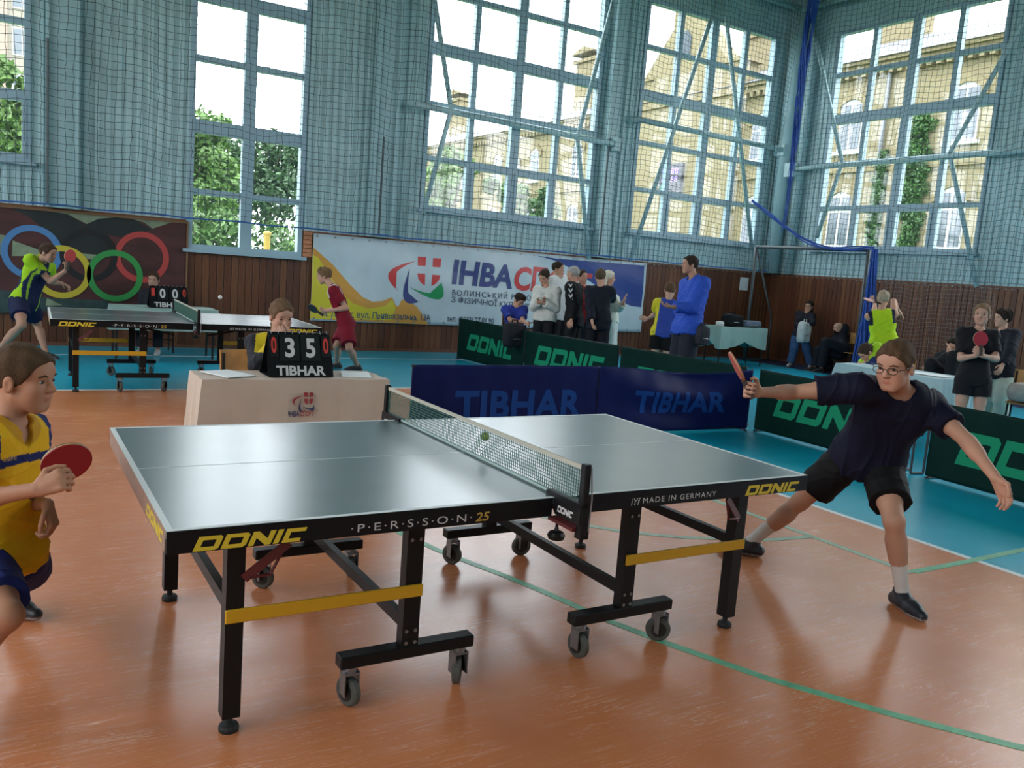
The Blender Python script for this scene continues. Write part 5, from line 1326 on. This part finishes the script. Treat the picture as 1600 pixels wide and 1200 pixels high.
# ------------------------------------------------------------------ the player in navy
NAVY = (.0075, .008, .022); BLK = (.006, .006, .007)
def p1_top(x, y, t, v, B):
    c = np.tile(np.array(NAVY), (len(v), 1)); return c
def p1_short(x, y, t, v, B):
    c = np.tile(np.array(BLK), (len(v), 1))
    for sd in 'L':
        Hp, K = B['H'+sd], B['K'+sd]; a = nrm(K-Hp); r = v-Hp; s_ = r@a; lat = r-s_[:, None]*a
        w = np.abs((lat@B['rH'])*(1 if sd == 'R' else -1)-.060-.20*(s_-.1)) < .0028
        c[w & (s_ > .06) & ((lat@B['fh']) > 0)] = (.42, .42, .42)
    return c
b1 = person('boy in navy shirt and black shorts lunging with paddle arm outstretched, wearing glasses', 1.68, 4.6, (1354, 717), (1408, 611), (1399, 571), -12, -48, 14, dn=4.28, dh=4.14, vox=.0052, seed=1,
       skin=(.47, .245, .165), hair=(.085, .05, .028), hstyle='crop', hs=1.06, bulk=1.0,
       arms={'R': dict(S=(1338, 606, 4.2), e=(1237, 613), en=True, w=(1187, 613), wn=True, hd=(1158, 607, -.2), n=(-.1, .1, 1), curl=1.15), 'L': dict(S=(1450, 634, 4.36), e=(1511, 689), en=True, w=(1556, 747), wn=True, hd=(1570, 786, -.2), n=(-1, .1, .1), curl=.45)},
       legs={'R': dict(k=(1250, 784), kn=False, A=(2.06, .13, .088)), 'L': dict(k=(1397, 815), kn=True, A=(2.22, -.76, .085))},
       footyaw={'R': -110, 'L': 12}, hipyaw=-10,
       top=dict(col=p1_top, sleeve=.62, loose=.022, hem=-.10, wr=.0042), bottom=dict(col=p1_short, len=.68, loose=.026, flare=1.35, wr=.0030), shoes=(.012, .014, .022), socks=((.62, .60, .58), .17))
def spectacles(B, col=(.012, .012, .014)):
    hp, q = B['hp'], B['q']; m = MB(); mm = mat('spectacle frame', col, .35)
    for sg in (-1, 1):
        m.tube([hp(sg*.033+.024*math.cos(a)*1., .101-.10*abs(sg*.033+.024*math.cos(a))**1.6, .002+.016*math.sin(a)) for a in np.linspace(0, 2*math.pi, 17)[:-1]], .0018*q, 6, closed=True)
        m.tube([hp(sg*.057, .094, .006), hp(sg*.077, .06, .006), hp(sg*.080, -.005, .004), hp(sg*.080, -.022, -.014)], .0018*q, 6)
    m.tube([hp(-.010, .100, .006), hp(0, .103, .009), hp(.010, .100, .006)], .0016*q, 6); m.build('glasses', mm, B['root'])
spectacles(b1)
g = b1['gripR']; up = nrm(at(1138, 556, 4.)-at(1163, 606, 4.)); 
paddle('red paddle seen edge-on in the outstretched hand of the player in navy', g+up*.125-CR*.004, -up, CR*-.97+CF*.12, first=(.46, .10, .08), side2=(.30, .06, .05))
# ------------------------------------------------------------------ the boy in yellow
def p2_top(x, y, t, v, B):
    c = np.tile(np.array((.72, .40, .012)), (len(v), 1)); c[np.abs(t-(.66+1.25*y)) < .034] = (.012, .02, .10)
    c[(np.abs(x) > .140) & (t > .74)] = (.02, .03, .12); w = np.linalg.norm(v-(B['N']+B['u']*.02+B['fs']*.03), axis=1) < .092; c[w] = (.55, .27, .02)
    return c
def p2_short(x, y, t, v, B):
    c = np.tile(np.array((.012, .022, .12)), (len(v), 1)); c[(x > .155) & (y < .0)] = (.70, .42, .02); return c
b2 = person('boy in yellow sleeveless shirt and blue shorts crouching beside the front table', 1.50, 2.98, (0, 872), (10, 668), (38, 592), 84, 88, 4, dn=2.95, dh=2.95, vox=.0046, seed=2,
       skin=(.42, .205, .125), hair=(.075, .045, .026), hstyle='crop', hs=1.03,
       arms={'R': dict(e=(-48, 783), en=True, w=(57, 765), wn=True, hd=(92, 750, .05), n=(.25, -.35, -1), curl=.95), 'L': dict(e=(28, 785), en=False, w=(74, 788), wn=True, hd=(84, 822, 0), n=(-1, -.2, .2), curl=.8)},
       legs={'R': dict(k=(12, 962), kn=True, A=(-2.0, -.30, .085)), 'L': dict(k=(48, 895), kn=False, A=(-1.76, .64, .085))}, footyaw={'L': 75, 'R': 90}, hipyaw=80,
       top=dict(col=p2_top, sleeve=0, loose=.018, hem=-.06, vneck=.07, wr=.0022), bottom=dict(col=p2_short, len=.72, loose=.022, flare=1.3), shoes=(.015, .015, .018), socks=((.10, .10, .11), .10))
toC = -CF; a2 = nrm(-CR*60-CU*53)
paddle('red paddle with its face to the camera held by the boy in yellow', at(104, 722, 2.80), a2, toC*.62+(CR*.66-CU*.75)*.78, first=(.30, .012, .022))
put_text('lettering', text_mesh('umbro', .01), lambda s_, t_: at(4+s_*400, 722-s_*70-t_*330, 2.775), .055, .028, mat('shirt print', (.25, .14, .02), .6), b2['root'])

# ------------------------------------------------------------------ umpires and far players
def two(c1, c2, f):
    def g(x, y, t, v, B):
        c = np.tile(np.array(c1), (len(v), 1)); c[f(x, y, t, v, B)] = c2; return c
    return g
person('girl in dark jacket and yellow vest resting her chin on her hands behind the scoreboard', 1.52, 6.15, (424, 631), (430, 531), (437, 503), 15, 38, 16, vox=.007, seed=3, skin=(.46, .26, .19), hair=(.14, .085, .05), hstyle='pony', female=True, seat=.02,
       arms={'R': dict(e=(402, 571), en=True, w=(431, 532), wn=True, hd=(446, 518, -.1), n=(.2, .4, -1), curl=.9), 'L': dict(e=(466, 573), en=True, w=(449, 532), wn=True, hd=(440, 519, -.1), n=(-.2, .4, -1), curl=.9)},
       top=dict(col=two((.022, .022, .028), (.52, .40, .02), lambda x, y, t, v, B: (np.abs(x) < .15) & (t > .78) | (t < .30)), sleeve=1.95, loose=.020, name='jacket'), bottom=dict(col=(.015, .017, .022), len=1.95, loose=.02))
def lime(x, y, t, v, B):
    c = np.tile(np.array((.010, .016, .055)), (len(v), 1)); sl = (np.abs(x) > .165) | ((t > .83) & (np.abs(x) > .06)); c[sl] = (.30, .52, .015); c[(np.abs(np.abs(x)-.105-.05*t) < .012)] = (.22, .38, .03); return c
bl = person('player in navy and lime shirt leaning over the left end of the back table', 1.66, 10.5, (38, 472), (64, 408), (75, 395), 80, 85, 14, dn=10.35, vox=.0085, seed=4, skin=(.40, .22, .15), hair=(.05, .03, .02), hstyle='crop',
       arms={'R': dict(e=(84, 445), en=True, w=(101, 424), wn=True, hd=(106, 412, 0), n=(-.8, 0, .4), curl=1.0), 'L': dict(e=(80, 440), en=False, w=(97, 443), wn=False, hd=(103, 446, 0), n=(0, -1, 0), curl=.5)},
       legs={'R': dict(k=(34, 508), kn=True, A=(-1.86, 8.72, .085)), 'L': dict(k=(58, 506), kn=False, A=(-1.30, 8.98, .085))}, footyaw={'L': 80, 'R': 70},
       top=dict(col=lime, sleeve=.62, loose=.018, wr=.002), bottom=dict(col=(.012, .016, .05), len=.62, loose=.03, flare=1.4), shoes=(.02, .02, .025))
paddle('red paddle raised by the player in navy and lime', at(109.5, 400, 10.30), nrm(-CU*1.-CR*.25), toC*.45+CR*.9, first=(.50, .035, .03))
person('umpire sitting behind the far scoreboard in front of the mural', 1.45, 12.25, (243, 500), (241, 455), (240, 437), 10, 10, 6, vox=.010, seed=5, skin=(.40, .24, .18), hair=(.05, .03, .02), hstyle='crop', seat=-.02, top=dict(col=(.02, .022, .03), sleeve=1.9, loose=.02, name='jacket'), bottom=dict(col=(.02, .022, .03), len=1.9, loose=.02), shoes=(.5, .5, .5))
def redp(x, y, t, v, B):
    c = np.tile(np.array((.185, .010, .022)), (len(v), 1)); c[(t > .80) & (np.abs(x) > .085) & (np.abs(x) < .15)] = (.55, .5, .5); return c
br_ = person('player in dark red shirt and shorts waiting at the right end of the back table', 1.58, 11.9, (541, 507), (520, 446), (507, 431), -82, -88, 12, vox=.0085, seed=6, skin=(.50, .28, .20), hair=(.16, .10, .055), hstyle='short',
       arms={'L': dict(e=(541, 481), en=True, w=(513, 486), wn=True, hd=(500, 485, 0), n=(0, 1, .2), curl=.7), 'R': dict(e=(533, 478), en=False, w=(512, 485), wn=False, hd=(497, 486, 0), n=(0, .2, -1), curl=1.0)},
       legs={'L': dict(k=(546, 545), kn=True, A=(2.50, 7.93, .085)), 'R': dict(k=(526, 541), kn=True, A=(2.30, 8.20, .085))}, top=dict(col=redp, sleeve=.66, loose=.024), bottom=dict(col=(.185, .010, .022), len=.82, loose=.032, flare=1.4), shoes=(.03, .03, .035))
paddle('dark paddle held low by the player in red', at(489, 482, 11.72), nrm(-CU*.6+CR*.9), toC*.25-CR*.9+CU*.2, first=(.02, .02, .022))

# ------------------------------------------------------------------ spectators by the banner
SG = 'spectators behind the green barriers'
def camo(x, y, t, v, B):
    n = np.sin(v[:, 0]*37+v[:, 2]*23)+np.sin(v[:, 1]*41-v[:, 2]*31)+np.sin(v[:, 0]*19+v[:, 1]*27); c = np.tile(np.array((.07, .065, .055)), (len(v), 1)); c[n > .5] = (.16, .14, .11); c[n < -.9] = (.02, .02, .02); return c
person('boy in a blue shirt and camouflage trousers sitting behind the barrier, head bowed', 1.52, 14.0, (803, 527), (804, 481), (811, 469), 5, 45, 40, vox=.010, seed=7, hair=(.03, .02, .015), hstyle='short', seat=.02, group=SG, arms={'R': dict(e=(797, 500), w=(820, 504)), 'L': dict(e=(816, 500), w=(824, 506))}, top=dict(col=(.03, .05, .30), sleeve=.8, loose=.02), bottom=dict(col=camo, len=1.9, loose=.02))
bw = person('woman in a white hooded jacket looking down at her phone', 1.64, 13.5, (851, 498), (855, 451), (852, 439), -20, -32, 30, vox=.009, seed=8, hair=(.045, .03, .02), hstyle='bun', female=True, group=SG, arms={'R': dict(e=(834, 480), w=(841, 472), hd=(847, 470, 0), n=(0, 1, .3), curl=.6), 'L': dict(e=(869, 482), w=(850, 474), hd=(844, 472, 0), n=(0, 1, .3), curl=.6)}, top=dict(col=(.62, .62, .58), sleeve=1.95, loose=.03, hood=True, hem=-.05, name='jacket'), bottom=dict(col=(.014, .014, .017), len=1.95, loose=.02), shoes=(.5, .5, .5))
_ph = bw['gripR']+V3(0, 0, .015); phn = thing('phone', 'dark mobile phone in the hands of the woman in white', 'phone', tuple(_ph))
MB().bbox(_ph[0]-.036, _ph[0]+.036, _ph[1]-.07, _ph[1]+.07, _ph[2]-.004, _ph[2]+.004, .003).build('case', M_blk, phn); MB().box(_ph[0]-.032, _ph[0]+.032, _ph[1]-.065, _ph[1]+.065, _ph[2]+.004, _ph[2]+.005).build('screen', mat('phone glass', (.02, .025, .03), .1), phn)
person('tall man in a white T-shirt and black shorts beside the woman with the phone', 1.84, 14.1, (871, 493), (870, 432), (872, 420), 50, 70, 2, vox=.010, seed=9, skin=(.42, .24, .16), hair=(.035, .025, .018), hstyle='crop', group=SG, arms={'L': dict(e=(880, 470), w=(874, 500)), 'R': None}, top=dict(col=(.62, .64, .64), sleeve=.65, loose=.022), bottom=dict(col=(.015, .015, .018), len=.85, loose=.03), shoes=(.5, .5, .5))
def chev(x, y, t, v, B):
    c = np.tile(np.array((.012, .012, .014)), (len(v), 1)); S, E_ = B['SL'], B['WL']; a = nrm(E_-S); r = v-S; s_ = r@a; lat = r-s_[:, None]*a; side_ = lat@nrm(np.cross(a, CF)); near = (lat@CF) < -.01
    ph = np.mod(s_*13+np.abs(side_)*16, 1.0); c[near & (np.abs(side_) < .030) & (ph < .42) & (s_ > -.02) & (s_ < .42)] = (.62, .62, .62); return c
person('grey-haired man in a black jacket with a white chevron stripe down the sleeve', 1.70, 13.4, (897, 500), (897, 447), (896, 436), -115, -120, 2, vox=.009, seed=10, hair=(.36, .35, .33), hstyle='crop', group=SG, arms={'L': dict(e=(898, 482), w=(893, 500)), 'R': None}, top=dict(col=chev, sleeve=1.95, loose=.030, hem=-.2, name='jacket'), bottom=dict(col=(.012, .012, .014), len=1.95, loose=.02))
person('person in a red shirt half hidden behind the man with chevrons', 1.66, 14.4, (912, 500), (911, 450), (910, 439), 40, 40, 0, vox=.011, seed=11, hair=(.05, .035, .025), hstyle='crop', group=SG, top=dict(col=(.42, .03, .035), sleeve=.7, loose=.022), bottom=dict(col=(.03, .03, .04), len=1.95, loose=.02))
person('person in a long dark jacket seen from behind with a hand on the hair', 1.68, 13.1, (935, 500), (938, 452), (938, 440), 172, 165, 4, vox=.009, seed=12, hair=(.10, .07, .045), hstyle='bun', female=True, group=SG, arms={'R': dict(e=(956, 466), en=False, w=(945, 447), wn=False, hd=(941, 439, 0), curl=.3), 'L': dict(e=(922, 482), w=(925, 502))}, top=dict(col=(.012, .014, .024), sleeve=1.9, loose=.032, hem=-.32, name='jacket'), bottom=dict(col=(.012, .012, .016), len=1.95, loose=.022))
person('white-haired woman in cream jacket and pale trousers gesturing to the right', 1.70, 14.2, (955, 498), (953, 453), (952, 441), 75, 85, 0, vox=.009, seed=13, hair=(.62, .58, .48), hstyle='bob', female=True, group=SG, arms={'R': dict(e=(970, 484), en=True, w=(974, 474), wn=True, hd=(976, 466, 0), n=(1, 0, 0), curl=.2), 'L': None}, top=dict(col=(.58, .60, .52), sleeve=1.8, loose=.022, hem=-.12, name='jacket'), bottom=dict(col=(.58, .62, .58), len=1.95, loose=.026), shoes=(.5, .5, .5))
person('boy in blue and yellow shirt and black shorts standing with his back to the camera', 1.52, 12.6, (1036, 521), (1044, 472), (1046, 460), 168, 160, 6, vox=.009, seed=14, skin=(.50, .30, .22), hair=(.10, .06, .035), hstyle='crop', group=SG, arms={'L': dict(e=(1023, 491), en=False, w=(1012, 498), wn=False, hd=(1006, 497, 0), curl=.3), 'R': None},
       top=dict(col=two((.03, .06, .30), (.55, .50, .03), lambda x, y, t, v, B: (x < -.125)), sleeve=.62, loose=.02), bottom=dict(col=BLK, len=.60, loose=.03), shoes=(.03, .03, .03))
def coachp(x, y, t, v, B):
    c = np.tile(np.array((.025, .075, .42)), (len(v), 1)); return c
person('tall man in a bright blue jacket and dark trousers with arms crossed, facing left', 1.88, 10.75, (1073, 516), (1086, 440), (1082, 427), -70, -80, 0, vox=.008, seed=15, skin=(.40, .22, .15), hair=(.035, .025, .02), hstyle='crop', bulk=1.12, group=SG, arms={'L': dict(e=(1082, 481), en=True, w=(1052, 480), wn=True, hd=(1040, 478, 0), n=(0, 1, 0), curl=.4), 'R': dict(e=(1070, 481), en=False, w=(1058, 488), wn=True, hd=(1066, 491, 0), curl=.4)}, top=dict(col=coachp, sleeve=1.9, loose=.030, hem=-.08, collar=True, name='jacket'), bottom=dict(col=(.016, .020, .032), len=1.95, loose=.024))
_q = at(1097, 523, 10.55); bag('dark hip bag at the side of the man in the blue jacket', (_q[0], _q[1], _q[2]-.13), (.17, .12, .24), (.03, .032, .04), 21, 'shoulder_bag')
# ------------------------------------------------------------------ right side of the hall
def jean(x, y, t, v, B): return np.tile(np.array((.045, .10, .22)), (len(v), 1))
wg = person('woman with glasses, dark jacket and wide jeans standing by the wood panelling', 1.45, 17.9, (1250, 523), (1259, 490), (1263, 481), -30, -40, 6, vox=.011, seed=16, hair=(.03, .022, .018), hstyle='long', female=True, arms={'R': dict(e=(1245, 508), w=(1252, 510)), 'L': dict(e=(1270, 505), w=(1262, 508))}, top=dict(col=(.02, .02, .028), sleeve=1.9, loose=.025, name='jacket'), legs={'R': dict(K=(12.60, 8.93, .40), A=(12.56, 8.95, .08)), 'L': dict(K=(12.86, 8.82, .40), A=(12.96, 8.76, .08))}, bottom=dict(col=jean, len=1.97, loose=.028, flare=1.9), shoes=(.55, .55, .55)); spectacles(wg)
_q = at(1256, 520, 17.55); bag('white carrier bag held by the woman in jeans', (_q[0], _q[1], _q[2]-.2), (.26, .16, .42), (.55, .58, .56), 23, 'carrier_bag')
bm_ = person('bald bearded man in dark clothes sitting by the wall below the goal', 1.76, 17.2, (1314, 549), (1312, 519), (1308, 507), -75, -80, 6, vox=.011, seed=17, hstyle='bald', hair=(.03, .02, .018), seat=.03, arms={'L': dict(e=(1306, 537), w=(1294, 540)), 'R': dict(e=(1300, 535), w=(1292, 540))}, top=dict(col=(.012, .014, .02), sleeve=1.9, loose=.03, name='jacket'), bottom=dict(col=(.012, .014, .02), len=1.95, loose=.03))
_h = bm_['hp']; G = Field(); G.ell(_h(0, .040, -.068), np.array([.056, .062, .050])*bm_['q'], np.array([bm_['Rr'], bm_['Ff'], bm_['Uh']])); G.cutplane(_h(0, .05, -.040), bm_['Uh'])
_v, _q2 = G.mesh(.006); emit_mesh('beard', _v, _q2, np.array((.025, .018, .014)), M_hair, bm_['root'])
LIM = (.42, .62, .02)
ls = person('player in a bright lime singlet with an arm raised over the head, seen from behind', 1.70, 12.1, (1381, 537), (1377, 489), (1379, 475), 165, 150, 8, vox=.009, seed=18, hair=(.34, .28, .20), hstyle='short', arms={'R': dict(e=(1396, 470), en=False, w=(1403, 484), wn=False, hd=(1408, 490, 0), curl=.2), 'L': dict(e=(1366, 487), en=False, w=(1367, 474), wn=False, hd=(1364, 471, 0), curl=.9)}, top=dict(col=two(LIM, (.015, .02, .04), lambda x, y, t, v, B: (np.abs(x) > .128) & (t > .62)), sleeve=0, loose=.022), bottom=dict(col=(.02, .03, .06), len=.6, loose=.03))
paddle('pink paddle beside the head of the player in the lime singlet', at(1358, 469, 12.05), nrm(CR*.9-CU*.25), toC*.4+CU*.9, first=(.62, .25, .25))
person('boy in a lime shirt bending forward at the pale blue table', 1.46, 10.75, (1372, 590), (1359, 553), (1346, 547), -70, -75, 50, vox=.009, seed=19, hair=(.05, .032, .022), hstyle='crop', seat=.03, arms={'L': dict(e=(1362, 572), w=(1345, 577)), 'R': dict(e=(1352, 570), w=(1340, 576))}, top=dict(col=two((.35, .58, .03), (.02, .03, .12), lambda x, y, t, v, B: t < .55), sleeve=.62, loose=.02), bottom=dict(col=(.02, .03, .10), len=.7, loose=.03))
person('woman in black sitting at the pale blue table with a hand on her face', 1.62, 10.7, (1492, 592), (1488, 551), (1491, 537), -40, -45, 8, vox=.009, seed=20, hair=(.02, .015, .012), hstyle='long', female=True, seat=.03, arms={'R': dict(e=(1462, 575), w=(1448, 577)), 'L': dict(e=(1484, 572), w=(1483, 554), hd=(1483, 543, 0), curl=.3)}, top=dict(col=(.012, .012, .015), sleeve=1.9, loose=.025), bottom=dict(col=(.012, .012, .015), len=1.95, loose=.02))
gb = person('girl in black shirt and shorts hugging a red paddle to her chest', 1.56, 8.95, (1521, 594), (1529, 518), (1532, 503), -12, -35, 0, vox=.0075, seed=21, skin=(.48, .28, .21), hair=(.20, .13, .075), hstyle='bun', female=True, arms={'R': dict(e=(1501, 560), en=True, w=(1524, 556), wn=True, hd=(1531, 549, 0), n=(0, .2, -1), curl=.8), 'L': dict(e=(1556, 561), en=True, w=(1535, 556), wn=True, hd=(1528, 549, 0), n=(0, .2, -1), curl=.8)}, top=dict(col=(.012, .012, .015), sleeve=.75, loose=.015, hem=-.10), bottom=dict(col=(.010, .010, .013), len=.42, loose=.03, flare=1.5), shoes=(.03, .03, .03))
paddle('red paddle upright against the chest of the girl in black', (gb['gripR']+gb['gripL'])/2+V3(0, 0, .118)-cfh*.02, nrm(-CU), toC, first=(.36, .012, .03))
person('boy in a dark hooded jacket and pale trousers standing behind the girl in black', 1.68, 11.0, (1562, 584), (1565, 521), (1566, 507), -65, -85, 2, vox=.009, seed=22, skin=(.50, .30, .22), hair=(.03, .02, .016), hstyle='curly', arms={'L': dict(e=(1578, 550), w=(1566, 572)), 'R': None}, top=dict(col=(.013, .015, .022), sleeve=1.9, loose=.03, hood=True, hem=-.1, name='jacket'), bottom=dict(col=(.52, .56, .48), len=1.95, loose=.035), shoes=(.5, .5, .5))
